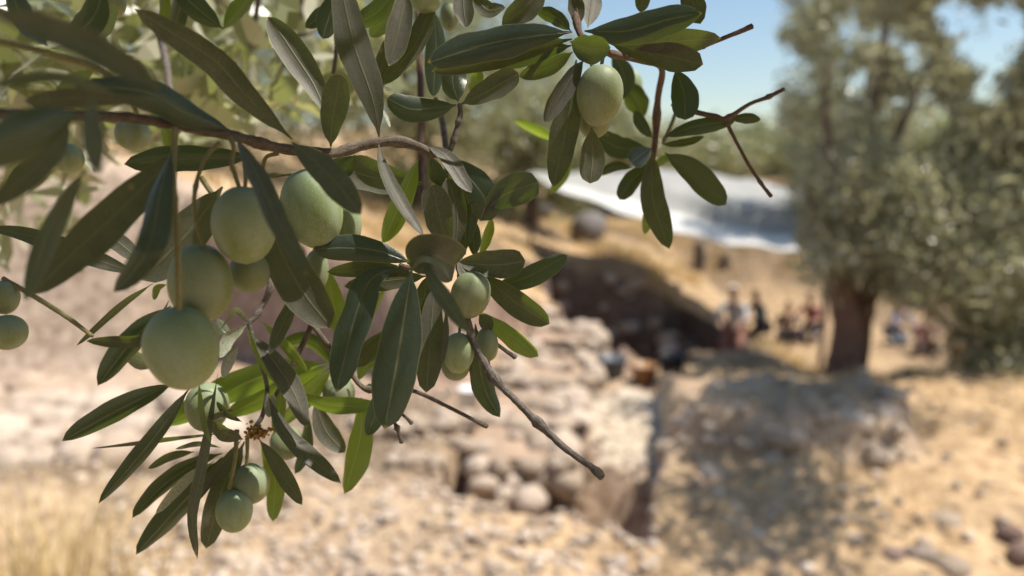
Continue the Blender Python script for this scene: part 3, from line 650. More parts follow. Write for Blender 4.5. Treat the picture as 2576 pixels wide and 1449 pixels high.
# ------------------------------------------------------------------ things on the dig floor
def bucket(name, u, v, d, r, h, colr, lab):
    p, d = ground_hit(u, v, d * 0.8); p[2] = hgt(p[0], p[1]); o = empty(name, p, lab, "bucket", "buckets on the dig floor"); m = plain("bucket_" + lab.split()[0], colr, 0.45, 0.1)
    n = 16; prof = [(0.0, 0.0), (0.78 * r, 0.0), (r, h), (1.07 * r, h), (1.07 * r, h * 0.94), (1.0 * r, h * 0.94), (0.95 * r, h * 0.97), (0.74 * r, 0.03), (0, 0.03)]
    vs = [(p[0] + a * math.cos(6.2832 * k / n), p[1] + a * math.sin(6.2832 * k / n), p[2] + z) for a, z in prof for k in range(n)]
    fs = [(i * n + k, i * n + (k + 1) % n, (i + 1) * n + (k + 1) % n, (i + 1) * n + k) for i in range(len(prof) - 1) for k in range(n)]
    mesh_obj("pail", vs, fs, m, o)
    tube("handle", [(p[0] + r * 1.05 * math.cos(t), p[1] - 0.3 * r * math.sin(t), p[2] + h * 0.95 - 0.35 * h * math.sin(t)) for t in np.linspace(0, math.pi, 7)], [0.006] * 7, M['pole'], o, 6, 14)
bucket("bucket", 1620, 985, 9.0, 0.13, 0.22, (0.30, 0.16, 0.07), "orange brown bucket standing in the shaded trench")
bucket("bucket", 1688, 990, 8.8, 0.12, 0.24, (0.02, 0.02, 0.03), "black bucket right of the orange brown one")
bucket("bucket", 1540, 970, 9.3, 0.14, 0.22, (0.06, 0.075, 0.10), "dark blue bucket left of the orange brown one")
bucket("bucket", 1180, 1050, 6.9, 0.085, 0.26, (0.80, 0.80, 0.82), "tall white bucket beside the rubble wall")
bucket("bucket", 2405, 900, 10.5, 0.13, 0.25, (0.42, 0.17, 0.08), "bright orange bucket under the olive tree")

# ------------------------------------------------------------------ people working in the dig
SKIN = plain("skin", (0.42, 0.26, 0.18), 0.6, 0.1); HAIR = plain("dark_hair", (0.03, 0.02, 0.015), 0.6, 0.2)
def skinned(name, verts, edges, rad, mat, parent, root=0, sub=1):
    me = bpy.data.meshes.new(name); me.from_pydata([tuple(v) for v in verts], edges, []); me.materials.append(mat)
    o = bpy.data.objects.new(name, me); link(o, parent)
    md = o.modifiers.new("skin", 'SKIN'); md.use_smooth_shade = True
    for i, r in enumerate(rad): me.skin_vertices[0].data[i].radius = (r, r)
    me.skin_vertices[0].data[root].use_root = True
    ss = o.modifiers.new("smooth", 'SUBSURF'); ss.levels = sub; ss.render_levels = sub
    return o
def person(u, v, d, rz, shirt, trousers, pose, lab, hat=None):
    p, d = ground_hit(u, v, d * 0.75); gz = hgt(p[0], p[1]); p[2] = gz
    shirt, trousers = [tuple(0.62 * (c + 0.35 * (sum(k) / 3 - c)) for c in k) for k in (shirt, trousers)]
    o = empty("person", p, lab, "person", "people working in the dig")
    if pose == 'kneel':
        J = dict(pel=(0, 0, .36), ch=(0, .14, .72), nk=(0, .20, .90), hd=(0, .24, 1.04), sl=(-.17, .16, .82), sr=(.17, .16, .82), el=(-.24, .32, .62), er=(.24, .32, .62), wl=(-.14, .50, .50), wr=(.14, .50, .50), hl=(-.10, .02, .34), hr=(.10, .02, .34), kl=(-.14, .34, .09), kr=(.14, .34, .09), al=(-.13, -.08, .06), ar=(.13, -.08, .06))
    elif pose == 'sit':
        J = dict(pel=(0, 0, .14), ch=(0, .06, .50), nk=(0, .10, .70), hd=(0, .14, .84), sl=(-.17, .06, .62), sr=(.17, .06, .62), el=(-.24, .20, .42), er=(.24, .20, .42), wl=(-.14, .42, .42), wr=(.14, .42, .42), hl=(-.10, .05, .13), hr=(.10, .05, .13), kl=(-.16, .42, .40), kr=(.16, .42, .40), al=(-.14, .60, .07), ar=(.14, .60, .07))
    else:
        J = dict(pel=(0, 0, .86), ch=(0, .26, 1.10), nk=(0, .44, 1.17), hd=(0, .56, 1.20), sl=(-.17, .36, 1.12), sr=(.17, .36, 1.12), el=(-.20, .46, .86), er=(.20, .46, .86), wl=(-.14, .58, .66), wr=(.14, .58, .66), hl=(-.10, 0, .82), hr=(.10, 0, .82), kl=(-.12, .08, .46), kr=(.12, .08, .46), al=(-.12, -.02, .08), ar=(.12, -.02, .08))
    c, s = math.cos(rz), math.sin(rz)
    G = {k: (p[0] + c * a[0] - s * a[1], p[1] + s * a[0] + c * a[1], gz + a[2]) for k, a in J.items()}
    def ext(a, b, f): return tuple(np.array(G[a]) + (np.array(G[b]) - np.array(G[a])) * f)
    # whole body as one skinned surface
    names = ['pel', 'ch', 'nk', 'hd', 'sl', 'el', 'wl', 'sr', 'er', 'wr', 'hl', 'kl', 'al', 'hr', 'kr', 'ar']; ix = {k: i for i, k in enumerate(names)}
    V = [G[k] for k in names] + [ext('nk', 'hd', 1.75), ext('el', 'wl', 1.3), ext('er', 'wr', 1.3)]
    E = [('pel', 'ch'), ('ch', 'nk'), ('nk', 'hd'), ('ch', 'sl'), ('sl', 'el'), ('el', 'wl'), ('ch', 'sr'), ('sr', 'er'), ('er', 'wr'), ('pel', 'hl'), ('hl', 'kl'), ('kl', 'al'), ('pel', 'hr'), ('hr', 'kr'), ('kr', 'ar')]
    E = [(ix[a], ix[b]) for a, b in E] + [(3, 16), (6, 17), (9, 18)]
    body = skinned("body", V, E, [.11, .12, .055, .095, .06, .042, .03, .06, .042, .03, .08, .055, .04, .08, .055, .04, .07, .03, .03], SKIN, o)
    sv = [G['pel'], ext('pel', 'ch', .5), G['ch'], ext('ch', 'nk', .6), G['sl'], G['el'], ext('el', 'wl', .4), G['sr'], G['er'], ext('er', 'wr', .4)]
    skinned("shirt", sv, [(0, 1), (1, 2), (2, 3), (2, 4), (4, 5), (5, 6), (2, 7), (7, 8), (8, 9)], [.12, .125, .13, .07, .065, .05, .042, .065, .05, .042], plain("shirt", shirt, 0.8, 0.12), o, 0)
    tv = [G['pel'], G['hl'], G['kl'], ext('kl', 'al', .9), G['hr'], G['kr'], ext('kr', 'ar', .9)]
    skinned("trousers", tv, [(0, 1), (1, 2), (2, 3), (0, 4), (4, 5), (5, 6)], [.14, .10, .075, .055, .10, .075, .055], plain("trousers", trousers, 0.85, 0.12), o, 0)
    h = np.array(ext('nk', 'hd', 1.35)); skinned("hat" if hat else "hair", [h + (0, 0, .02), h + (0, 0, .075)], [(0, 1)], [.112, .085], plain("hat", hat, 0.8) if hat else HAIR, o)
person(1848, 880, 16.3, 2.6, (0.72, 0.72, 0.72), (0.48, 0.15, 0.08), 'kneel', "person in a white shirt and orange trousers kneeling beside the dark pit", (0.7, 0.68, 0.62))
person(1918, 860, 16.9, 1.9, (0.11, 0.27, 0.36), (0.05, 0.06, 0.08), 'kneel', "person in a blue shirt kneeling next to the white shirt")
person(1975, 862, 17.0, 3.0, (0.04, 0.04, 0.06), (0.05, 0.05, 0.06), 'sit', "person in dark clothes sitting right of the blue shirt")
person(2040, 858, 16.8, 2.4, (0.45, 0.04, 0.06), (0.06, 0.05, 0.09), 'kneel', "person in a red shirt kneeling left of the reddish trunk")
person(2242, 868, 14.8, 3.4, (0.60, 0.60, 0.78), (0.20, 0.26, 0.36), 'kneel', "person in a pale lavender shirt right of the reddish trunk", (0.75, 0.74, 0.72))
person(2322, 890, 14.0, 2.8, (0.62, 0.14, 0.20), (0.25, 0.15, 0.12), 'sit', "person in a pink shirt sitting under the olive tree")

# ------------------------------------------------------------------ the near olive tree
TB = np.array((-1.45, 0.25, 0.0))
ot = empty("olive_tree", TB, "olive branches with green fruit hanging close in front of the camera", "tree", "olive trees")
tube("trunk", [TB + (0, 0, -0.1), TB + (0.03, 0, 0.5), TB + (-0.02, 0.05, 1.1), TB + (0.1, 0.05, 1.7)], (0.22, 0.15, 0.13, 0.10), M['bark'], ot, 12, 20, 0.1)
for pts_, rr in (([TB + (0.05, 0.05, 1.5), (-1.0, 0.5, 2.2), (-0.2, 0.85, 2.55), (0.6, 1.0, 2.7)], (.07, .05, .03, .012)), ([TB + (0.05, 0, 1.5), (-0.9, 0.2, 2.1), (-0.2, 0.35, 2.35), (0.5, 0.55, 2.4)], (.06, .04, .02, .008)),
                 ([TB + (0, 0.05, 1.2), (-1.05, 0.9, 1.75), (-0.75, 1.15, 1.95), (-0.35, 1.25, 2.1)], (.05, .03, .018, .008)), ([TB + (0.05, 0.05, 1.1), (-0.95, 0.6, 1.55), (-0.62, 0.78, 1.72), (-0.2, 0.9, 1.85)], (.04, .02, .012, .005))):
    tube("limb", pts_, rr, M['bark'], ot, 10, 24, 0.06)

BR = {}
def branch(key, pts, rad, mat='twig', label=None, seg=10, knots=(), rough=0.06):
    """pts: (u, v, d); rad in px of the working picture at that depth"""
    w3 = [P(*p) for p in pts]; r3 = [r * p[2] / FPX for r, p in zip(rad, pts)]
    o = tube("branch", w3, r3, M[mat], ot, seg, max(10, 8 * len(pts)), rough, knots); BR[key] = o
    if label: o["label"] = label
    return o
def twig(key, pts, rad, mat='twig', knots=(), name="twig", rough=0.06):
    w3 = [P(*p) for p in pts]; r3 = [r * p[2] / FPX for r, p in zip(rad, pts)]
    return tube(name, w3, r3, M[mat], BR[key], 8, max(8, 7 * len(pts)), rough, knots)
def stalk(key, pts, r=6.5): return twig(key, pts, [r * 1.25] + [r] * (len(pts) - 2) + [r * 0.95], 'stalk', name="stalk", knots=[(random.uniform(.3, .7), 0.35, 0.03)])

NL, NW = 17, 9
def leaf(key, pts, width, d, side='T', roll=0.0, mat='leaf', blunt=0.0, curl=0.16, twist=0.0, wave=0.03, bow=None):
    curl = curl * random.uniform(0.3, 2.2); twist = twist + random.uniform(-22, 22); wave = wave * random.uniform(0.6, 2.0)
    pts = [tuple(p) for p in pts]; k = len(pts); d0, d1 = (d, d) if not isinstance(d, tuple) else (d[0], d[-1])
    dm = d[1] if isinstance(d, tuple) and len(d) == 3 else None
    if k == 2:
        a, b = np.array(pts[0], float), np.array(pts[1], float); per = np.array((-(b - a)[1], (b - a)[0])); q = bow if bow is not None else random.uniform(-.05, .05)
        pts = [pts[0], tuple((a + b) / 2 + per * q), pts[1]]; k = 3
    w3 = []
    for i, (u, v) in enumerate(pts):
        t = i / (k - 1); dd = d0 + (d1 - d0) * t
        if dm is not None: dd = (d0 + (dm - d0) * t * 2) if t < .5 else (dm + (d1 - dm) * (t - .5) * 2)
        w3.append(P(u, v, dd))
    c = catmull(w3, NL); tan = nrm(np.gradient(c, axis=0)); view = nrm(c - CAM)
    s = nrm(np.cross(tan, view)); nn = np.cross(s, tan)
    nn *= np.sign(-(nn * view).sum(1))[:, None]                      # towards the camera
    if np.dot(np.cross(s[8], tan[8]), nn[8]) < 0: s = -s
    if mat == 'backlit' or (key == 'lower' and random.random() < 0.6):  # these hang with their backs to the sun
        m_ = abs(roll) if abs(roll) > 25 else random.uniform(25, 40)
        roll = min((m_, -m_), key=lambda a: float((nn[8] * math.cos(math.radians(a)) - s[8] * math.sin(math.radians(a))) @ SUN))
    tt = np.linspace(0, 1, NL); ang = np.radians(roll + twist * (tt - 0.4))[:, None]
    s2 = s * np.cos(ang) + nn * np.sin(ang); n2 = nn * np.cos(ang) - s * np.sin(ang)
    if side == 'U': ntop = -n2
    else: ntop = n2
    tp = np.clip((tt - 0.045) / 0.955, 0, 1); a_, b_ = 0.72, 0.62 - 0.3 * blunt
    prof = tp ** a_ * (1 - tp) ** b_; prof /= prof.max()
    dist = (c - CAM) @ FWD; hw = 0.5 * width * dist / FPX * np.maximum(prof, 0.03 * (tt < 0.2) + 0.012)
    ph = random.uniform(0, 6.28); ph2 = random.uniform(0, 6.28)
    V = np.zeros((NL, NW, 3)); UV = np.zeros((NL, NW, 2))
    for j in range(NW):
        x = j / (NW - 1) * 2 - 1
        edge = 1 + wave * np.sin(tt * 11 + ph + (2.1 if x > 0 else 0)) * abs(x) + wave * 0.6 * np.sin(tt * 23 + ph2 + x * 3) * abs(x)
        off = -curl * (abs(x) ** 1.8) * hw * 1.0 - 0.05 * hw * math.exp(-(x / 0.12) ** 2) + wave * hw * np.sin(tt * 9 + ph + 1.7 * x) * abs(x)
        V[:, j] = c + s2 * (x * hw * edge)[:, None] + ntop * off[:, None]
        UV[:, j, 0] = (x + 1) / 2; UV[:, j, 1] = tt
    ii = np.arange(NL * NW).reshape(NL, NW)
    Fq = np.stack([ii[:-1, :-1], ii[:-1, 1:], ii[1:, 1:], ii[1:, :-1]], -1).reshape(-1, 4)
    Vf = V.reshape(-1, 3); f = Fq[len(Fq) // 2]; fn = np.cross(Vf[f[1]] - Vf[f[0]], Vf[f[2]] - Vf[f[0]])
    if fn @ ntop[NL // 2] < 0: Fq = Fq[:, ::-1]
    return fast_mesh("leaf", Vf, Fq, M[mat], BR[key], True, UV.reshape(-1, 2))

# olives share three unit meshes
def olive_mesh(seed, egg):
    r = np.random.default_rng(seed); nu, nv = 28, 20; vs = [(0, 0, 1.0)]; ph = r.uniform(0, 6.28, 4)
    for i in range(1, nv):
        th = math.pi * i / nv; z = math.cos(th); rad = math.sin(th) ** 0.94 * (1 + egg * z)
        for k in range(nu):
            a = 2 * math.pi * k / nu; q = 1 + 0.018 * math.sin(2 * a + ph[0] + z) + 0.012 * math.sin(3 * a + ph[1] - 2 * z)
            vs.append((rad * q * math.cos(a), rad * q * math.sin(a), z - 0.05 * math.exp(-(rad / 0.16) ** 2) * (z > 0)))
    vs.append((0, 0, -1.045))
    for i, v in enumerate(vs[1 + (nv - 2) * nu:1 + (nv - 1) * nu]): pass
    fs = [(0, 1 + k, 1 + (k + 1) % nu) for k in range(nu)]
    fs += [(1 + i * nu + k, 1 + (i + 1) * nu + k, 1 + (i + 1) * nu + (k + 1) % nu, 1 + i * nu + (k + 1) % nu) for i in range(nv - 2) for k in range(nu)]
    e = 1 + (nv - 2) * nu; fs += [(e + k, len(vs) - 1, e + (k + 1) % nu) for k in range(nu)]
    me = bpy.data.meshes.new("olive"); me.from_pydata(vs, [], fs); me.polygons.foreach_set("use_smooth", [True] * len(me.polygons)); me.materials.append(M['olive'])
    return me
OM = [olive_mesh(1, 0.05), olive_mesh(2, -0.03), olive_mesh(3, 0.02)]
def olive(key, u, v, d, wpx, hpx, tilt=0.0, pitch=0.0, k=None):
    """tilt: degrees the stalk end leans to the right; pitch: degrees it leans towards us"""
    o = bpy.data.objects.new("olive", OM[random.randrange(3) if k is None else k])
    a, b = math.radians(tilt), math.radians(pitch)
    ax = nrm(np.array((math.sin(a), 0, math.cos(a))) * math.cos(b) - FWD * math.sin(b))
    R = Vector(ax).to_track_quat('Z', 'Y').to_matrix().to_4x4() @ Matrix.Rotation(random.uniform(0, 6.28), 4, 'Z')
    rx = 0.5 * wpx * d / FPX; rz = 0.5 * hpx * d / FPX
    o.matrix_basis = Matrix.Translation(Vector(P(u, v, d))) @ R @ Matrix.Diagonal((rx, rx, rz, 1.0))
    return link(o, BR[key])

# ---- main horizontal branch with the big olives
D = 0.235
branch('main', [(-420, 262, .20), (-150, 280, .195), (141, 290, .195), (304, 294, .205), (424, 311, .215), (580, 340, .225), (700, 372, .24), (823, 386, .25), (883, 374, .255), (954, 358, .258), (1017, 358, .26), (1067, 376, .262), (1088, 392, .263)],
       (14, 13, 13, 13, 13, 13, 13, 13, 12.5, 12, 11.5, 11, 9), 'twig', "brown olive branch crossing the left half with the largest olives", 12,
       [(.56, .25, .012), (.66, .3, .015), (.75, .2, .02), (.83, .28, .012), (.93, .35, .02)], 0.09)
tube("limb", [TB + (0.1, 0.02, 1.45), (-0.9, 0.2, 1.72), (-0.45, 0.17, 1.70), tuple(P(-420, 262, .20))], (0.03, 0.012, 0.005, 14 * .2 / FPX), M['twig'], ot, 8, 18, 0.06)
twig('main', [(1085, 390, .263), (1127, 382, .263), (1145, 339, .262), (1158, 285, .262), (1155, 262, .262)], (9, 8, 7, 7, 6), 'twig_grey', [(.45, .35, .03), (.72, .4, .03)])
twig('main', [(-40, 100, .185), (60, 118, .19), (140, 140, .19), (230, 168, .195), (300, 215, .2), (345, 285, .205)], (9, 9, 9, 8, 7, 6), 'stalk')
# its leaves
leaf('main', [(735, 350), (619, 240), (548, 159), (442, 88), (336, 21)], 74, (.24, .225, .21), 'U', 12)
leaf('main', [(826, 300), (790, 215), (742, 141), (705, 85), (672, 43)], 72, (.262, .27), 'U', -8)
leaf('main', [(832, 371), (836, 300), (849, 230), (853, 184)], 70, (.25, .243), 'U', 10, blunt=.5)
leaf('main', [(954, 345), (938, 255), (896, 134), (872, 40), (850, -70)], 88, (.258, .25), 'U', -14)
leaf('main', [(953, 360), (958, 405), (984, 472), (1025, 543), (1066, 596)], 44, (.256, .248), 'U', 35, twist=30)
leaf('main', [(590, 338), (645, 440), (700, 560), (742, 630), (772, 692)], 58, (.215, .19, .18), 'U', 25, twist=-40)
leaf('main', [(735, 358), (790, 405), (850, 465), (908, 540)], 74, (.225, .2), 'U', 10, blunt=.2)
leaf('main', [(655, 480), (700, 620), (765, 740), (832, 825)], 104, (.245, .255), 'U', 5, blunt=.45)
leaf('main', [(640, 395), (480, 400), (312, 413)], 68, (.24, .245), 'T', 10, blunt=.3)
leaf('main', [(560, 470), (470, 590), (355, 705)], 108, (.275, .27), 'U', -8, blunt=.3)
leaf('main', [(455, 372), (330, 500), (180, 640), (75, 745)], 96, (.215, .2, .195), 'U', 12)
leaf('main', [(432, 380), (402, 480), (378, 610), (330, 690), (284, 736)], 76, (.205, .185, .19), 'T', -30, twist=30)
leaf('main', [(215, 425), (135, 570), (62, 758)], 58, (.175, .165), 'T', 30)
leaf('main', [(235, 245), (232, 340), (243, 442)], 56, (.135, .125), 'U', 20)
leaf('main', [(-60, 10), (80, 62), (230, 120), (400, 222)], 84, (.125, .135, .15), 'U', 20)
leaf('main', [(590, 334), (470, 285), (360, 230), (180, 215)], 82, (.225, .205, .19), 'T', -14)
leaf('main', [(300, 240), (140, 195), (-30, 215)], 52, (.165, .14), 'T', 55)
leaf('main', [(195, 285), (90, 330), (-60, 410)], 118, (.165, .145), 'T', 18)
leaf('main', [(175, 300), (110, 400), (-30, 520)], 70, (.19, .17), 'U', 30)
leaf('main', [(-60, 572), (60, 590), (200, 640), (336, 686)], 52, (.26, .265), 'U', 25)
leaf('main', [(245, 575), (300, 612), (352, 655)], 46, (.285, .28), 'U', 5)
leaf('main', [(330, 262), (240, 245), (60, 255)], 56, (.19, .18), 'U', 30)
leaf('main', [(120, 118), (60, 50), (20, -40)], 60, (.2, .21), 'T', 20)
leaf('main', [(262, -40), (235, 40), (170, 110)], 66, (.22, .23), 'T', -10)
leaf('main', [(240, 175), (190, 205), (130, 250)], 44, (.22, .2), 'U', 10, 'backlit')
leaf('main', [(300, 15), (265, 50), (232, 75)], 66, (.26, .24), 'U', 10, 'backlit', blunt=.6)
leaf('main', [(395, 85), (412, 30), (405, -40)], 34, (.3, .3), 'T', 0, 'backlit')
leaf('main', [(430, 95), (445, 40), (470, -30)], 50, (.32, .3), 'T', 30)
leaf('main', [(560, 72), (500, 25), (440, -30)], 60, (.3, .3), 'T', 10, blunt=.3)
leaf('main', [(560, 75), (600, 30), (650, -30)], 52, (.31, .31), 'T', 20, 'backlit')
leaf('main', [(405, 300), (418, 345), (422, 376)], 34, (.32, .32), 'T', 0, 'backlit')
leaf('main', [(10, 480), (60, 430), (150, 385)], 40, (.3, .31), 'T', 20)
# right end of the main branch
leaf('main', [(1148, 264), (1090, 272), (1030, 272), (973, 244)], 66, (.262, .258), 'T', -12, blunt=.4)
leaf('main', [(1160, 262), (1215, 235), (1306, 184)], 64, (.262, .26), 'U', 15, blunt=.6)
leaf('main', [(1153, 256), (1140, 205), (1142, 150)], 66, (.268, .272), 'T', 10)
leaf('main', [(1074, 368), (1120, 392), (1160, 450), (1186, 484)], 46, (.262, .255), 'U', 30, twist=-25)
leaf('main', [(1135, 395), (1186, 450), (1222, 505), (1208, 556)], 84, (.264, .268), 'T', 14, blunt=.6)
leaf('main', [(1215, 537), (1270, 490), (1356, 458)], 84, (.268, .265), 'T', -16, blunt=.75)
leaf('main', [(1083, 394), (1096, 430), (1118, 470)], 42, (.266, .27), 'T', 8)
leaf('main', [(1053, 398), (1010, 500), (962, 612)], 66, (.275, .28), 'T', 20, 'backlit')
leaf('main', [(1066, 462), (950, 448), (820, 415)], 86, (.283, .29), 'U', -10, blunt=.2)
leaf('main', [(893, 390), (872, 420), (845, 445)], 46, (.27, .272), 'T', 10)
# leaves hanging in from above the frame
leaf('main', [(1020, -30), (1005, 60), (978, 166)], 64, (.262, .26), 'U', 10)
leaf('main', [(1095, -20), (1050, 100), (966, 214)], 56, (.272, .27), 'U', -15)
leaf('main', [(1092, 20), (1098, 120), (1090, 245)], 56, (.29, .29), 'T', 15)
leaf('main', [(1000, -30), (950, 30), (890, 62)], 54, (.275, .28), 'T', 10)
leaf('main', [(1010, 20), (970, 60), (930, 92)], 60, (.3, .3), 'T', 10, 'backlit')
leaf('main', [(860, -30), (830, 40), (812, 98)], 60, (.29, .29), 'T', 20)
leaf('main', [(870, -10), (815, 35), (768, 70)], 40, (.30, .30), 'T', 0)
leaf('main', [(985, 80), (965, 150), (935, 245)], 44, (.31, .31), 'U', 10)
leaf('main', [(960, 270), (972, 300), (980, 320)], 14, (.27, .265), 'U', 50, 'silver')
leaf('main', [(1165, -50), (1165, 10), (1172, 70)], 52, (.27, .268), 'U', 5)
leaf('main', [(1190, -20), (1225, 25), (1272, 20)], 44, (.275, .27), 'U', 10, twist=60)
leaf('main', [(1375, -40), (1330, 10), (1262, 62)], 66, (.27, .268), 'U', 10)
leaf('main', [(1178, 160), (1195, 190), (1185, 232)], 40, (.31, .31), 'T', 10, 'backlit')
# upright stems behind the main branch
twig('main', [(1050, -40, .36), (1056, 152, .35), (1060, 300, .34), (1058, 452, .33), (1085, 560, .31), (1150, 640, .285)], (8, 8.5, 9, 9, 8, 7), 'twig_red', [(.4, .2, .02)])
twig('main', [(1095, 250, .34), (1110, 293, .335), (1122, 372, .325), (1126, 450, .32)], (8, 8, 8, 7), 'twig_grey')
twig('main', [(395, 40, .42), (408, 110, .4), (420, 170, .39), (428, 235, .38), (450, 330, .36)], (10, 10, 9, 8, 7), 'twig_grey')
twig('main', [(700, 20, .5), (740, 90, .48), (830, 60, .5)], (6, 5, 4), 'twig_grey')
twig('main', [(845, 90, .33), (846, 130, .33), (838, 185, .33)], (5, 5, 5), 'twig')
twig('main', [(7, 700, .28), (90, 748, .28), (165, 795, .275), (232, 845, .27)], (6, 6.5, 6.5, 5), 'stalk')
twig('main', [(505, 445, .3), (525, 475, .3), (550, 510, .3)], (7, 7, 6), 'stalk')
# its fruit
stalk('main', [(440, 322, .212), (437, 400, .208), (437, 470, .204), (446, 600, .2), (449, 700, .2), (450, 778, .203)], 7.5)
olive('main', 458, 876, .21, 182, 214, -4, 8, 0)
stalk('main', [(553, 360, .222), (520, 392, .22), (497, 450, .218), (488, 510, .217), (496, 570, .217), (513, 620, .218)], 5.5)
olive('main', 505, 712, .222, 158, 198, 2, 5, 1)
stalk('main', [(578, 345, .222), (588, 372, .22), (583, 412, .219), (592, 440, .219), (602, 474, .22)], 5.5)
stalk('main', [(616, 415, .228), (618, 440, .226), (616, 476, .225)], 5)
olive('main', 615, 566, .219, 156, 196, 3, 6, 2)
olive('main', 627, 684, .24, 100, 104, 0, 0, 1)
stalk('main', [(700, 385, .245), (668, 398, .245), (668, 440, .246), (740, 436, .25), (776, 442, .254)], 5)
olive('main', 786, 526, .252, 148, 202, -12, 4, 0)
olive('main', 868, 556, .27, 82, 132, -8, 0, 2)
olive('main', 795, 682, .285, 62, 110, 5, 0, 1)
olive('main', 334, 336, .30, 84, 84, 0, 0, 1); olive('main', 172, 398, .33, 76, 74, 0, 0, 2)
olive('main', 10, 748, .28, 70, 86, 0, 0, 0); olive('main', 18, 836, .275, 94, 88, 0, 0, 2)
olive('main', 1070, -12, .27, 84, 90, 0, 0, 1); olive('main', 1130, 42, .31, 46, 70, 0, 0, 2); olive('main', 268, 8, .3, 90, 80, 0, 0, 0)

# ---- right cluster
C_ = .258
branch('cluster', [(1120, 455, .32), (1140, 560, .285), (1152, 640, .27), (1165, 740, .264), (1180, 819, .26), (1194, 865, .26), (1237, 943, .26), (1307, 1017, .259), (1360, 1070, .258), (1413, 1120, .257), (1459, 1155, .256), (1498, 1183, .256), (1514, 1202, .256)],
       (7, 8, 9, 9, 9, 9.5, 9.5, 9.5, 9, 8.5, 8, 8, 8.5), 'twig_grey', "bare dark twig slanting down to the right from a cluster of leaves", 12,
       [(.40, .3, .012), (.575, .3, .012), (.68, .65, .013), (.82, .6, .014), (.985, .5, .012)], 0.16)
twig('cluster', [(1152, 640, .268), (1100, 668, .262), (1035, 674, .256), (1005, 666, .255)], (8, 7, 7, 5), 'twig', [(.65, .5, .05)])
leaf('cluster', [(1036, 662), (960, 634), (870, 622), (786, 628)], 68, (.255, .25), 'T', -10, blunt=.4)
leaf('cluster', [(1050, 690), (940, 676), (823, 684)], 44, (.262, .262), 'U', 12)
leaf('cluster', [(1075, 694), (970, 708), (866, 720)], 50, (.266, .268), 'U', -10)
leaf('cluster', [(1010, 668), (930, 706), (893, 800), (872, 880), (846, 988)], 86, (.256, .25, .246), 'T', -12, wave=.07)
leaf('cluster', [(1036, 680), (1024, 760), (1000, 910), (968, 1080)], 112, (.255, .25), 'T', 8, blunt=.25)
leaf('cluster', [(1015, 900), (960, 1010), (922, 1098)], 62, (.262, .26), 'T', -25)
leaf('cluster', [(1092, 715), (1086, 800), (1072, 988)], 72, (.262, .258), 'U', 8, blunt=.35)
leaf('cluster', [(1078, 688), (1066, 750), (1046, 860)], 58, (.266, .266), 'U', -14)
leaf('cluster', [(985, 822), (940, 872), (887, 919)], 50, (.268, .27), 'U', 5, blunt=.4)
leaf('cluster', [(1122, 765), (1118, 840), (1112, 918)], 26, (.257, .255), 'U', 55)
leaf('cluster', [(1024, 662), (1082, 640), (1146, 668)], 108, (.248, .226, .245), 'U', 4, blunt=.85, curl=.35, wave=.01)
leaf('cluster', [(1028, 684), (1062, 652), (1108, 664), (1132, 704)], 18, (.238, .22, .222), 'T', 20, 'silver')
leaf('cluster', [(1068, 668), (1108, 738), (1150, 800), (1180, 838)], 46, (.225, .2, .192), 'U', 25)
leaf('cluster', [(1146, 660), (1250, 666), (1322, 656)], 74, (.262, .262), 'U', 10, blunt=.6)
leaf('cluster', [(1240, 722), (1330, 695), (1428, 641)], 60, (.272, .272), 'T', 20)
leaf('cluster', [(1205, 688), (1290, 755), (1383, 815)], 66, (.264, .26), 'U', -10, blunt=.3)
leaf('cluster', [(1200, 780), (1275, 835), (1354, 897)], 56, (.275, .275), 'U', 12, 'backlit', blunt=.3)
leaf('cluster', [(1196, 815), (1205, 910), (1225, 990), (1258, 1050)], 60, (.275, .278), 'T', 10)
leaf('cluster', [(1128, 632), (1106, 550), (1087, 462)], 76, (.262, .258), 'U', 5, blunt=.55)
leaf('cluster', [(1147, 628), (1148, 530), (1124, 447)], 54, (.266, .264), 'U', -15, blunt=.4)
leaf('cluster', [(1170, 640), (1168, 520), (1135, 400)], 70, (.272, .27), 'T', 15)
leaf('cluster', [(1194, 650), (1190, 590), (1170, 540)], 40, (.28, .28), 'T', 0)
leaf('cluster', [(1206, 645), (1222, 600), (1236, 550)], 34, (.285, .285), 'T', 0, 'backlit')
leaf('cluster', [(1150, 655), (1178, 700), (1215, 720)], 34, (.262, .258), 'U', 20)
leaf('cluster', [(1205, 790), (1222, 810), (1230, 835)], 36, (.27, .27), 'U', 0)
twig('cluster', [(1225, 850, .272), (1254, 869, .272), (1280, 888, .272), (1297, 899, .272)], (5, 5, 5, 7), 'twig_grey')
stalk('cluster', [(1150, 650, .268), (1168, 670, .265), (1180, 688, .264)], 5)
olive('cluster', 1184, 742, .258, 99, 122, 16, 6, 2)
olive('cluster', 1153, 888, .262, 78, 104, 4, 4, 0); olive('cluster', 1146, 916, .275, 74, 84, 0, 0, 1); olive('cluster', 1226, 866, .272, 54, 86, -8, 0, 2)
stalk('cluster', [(1165, 800, .266), (1158, 820, .264), (1155, 842, .263)], 4)

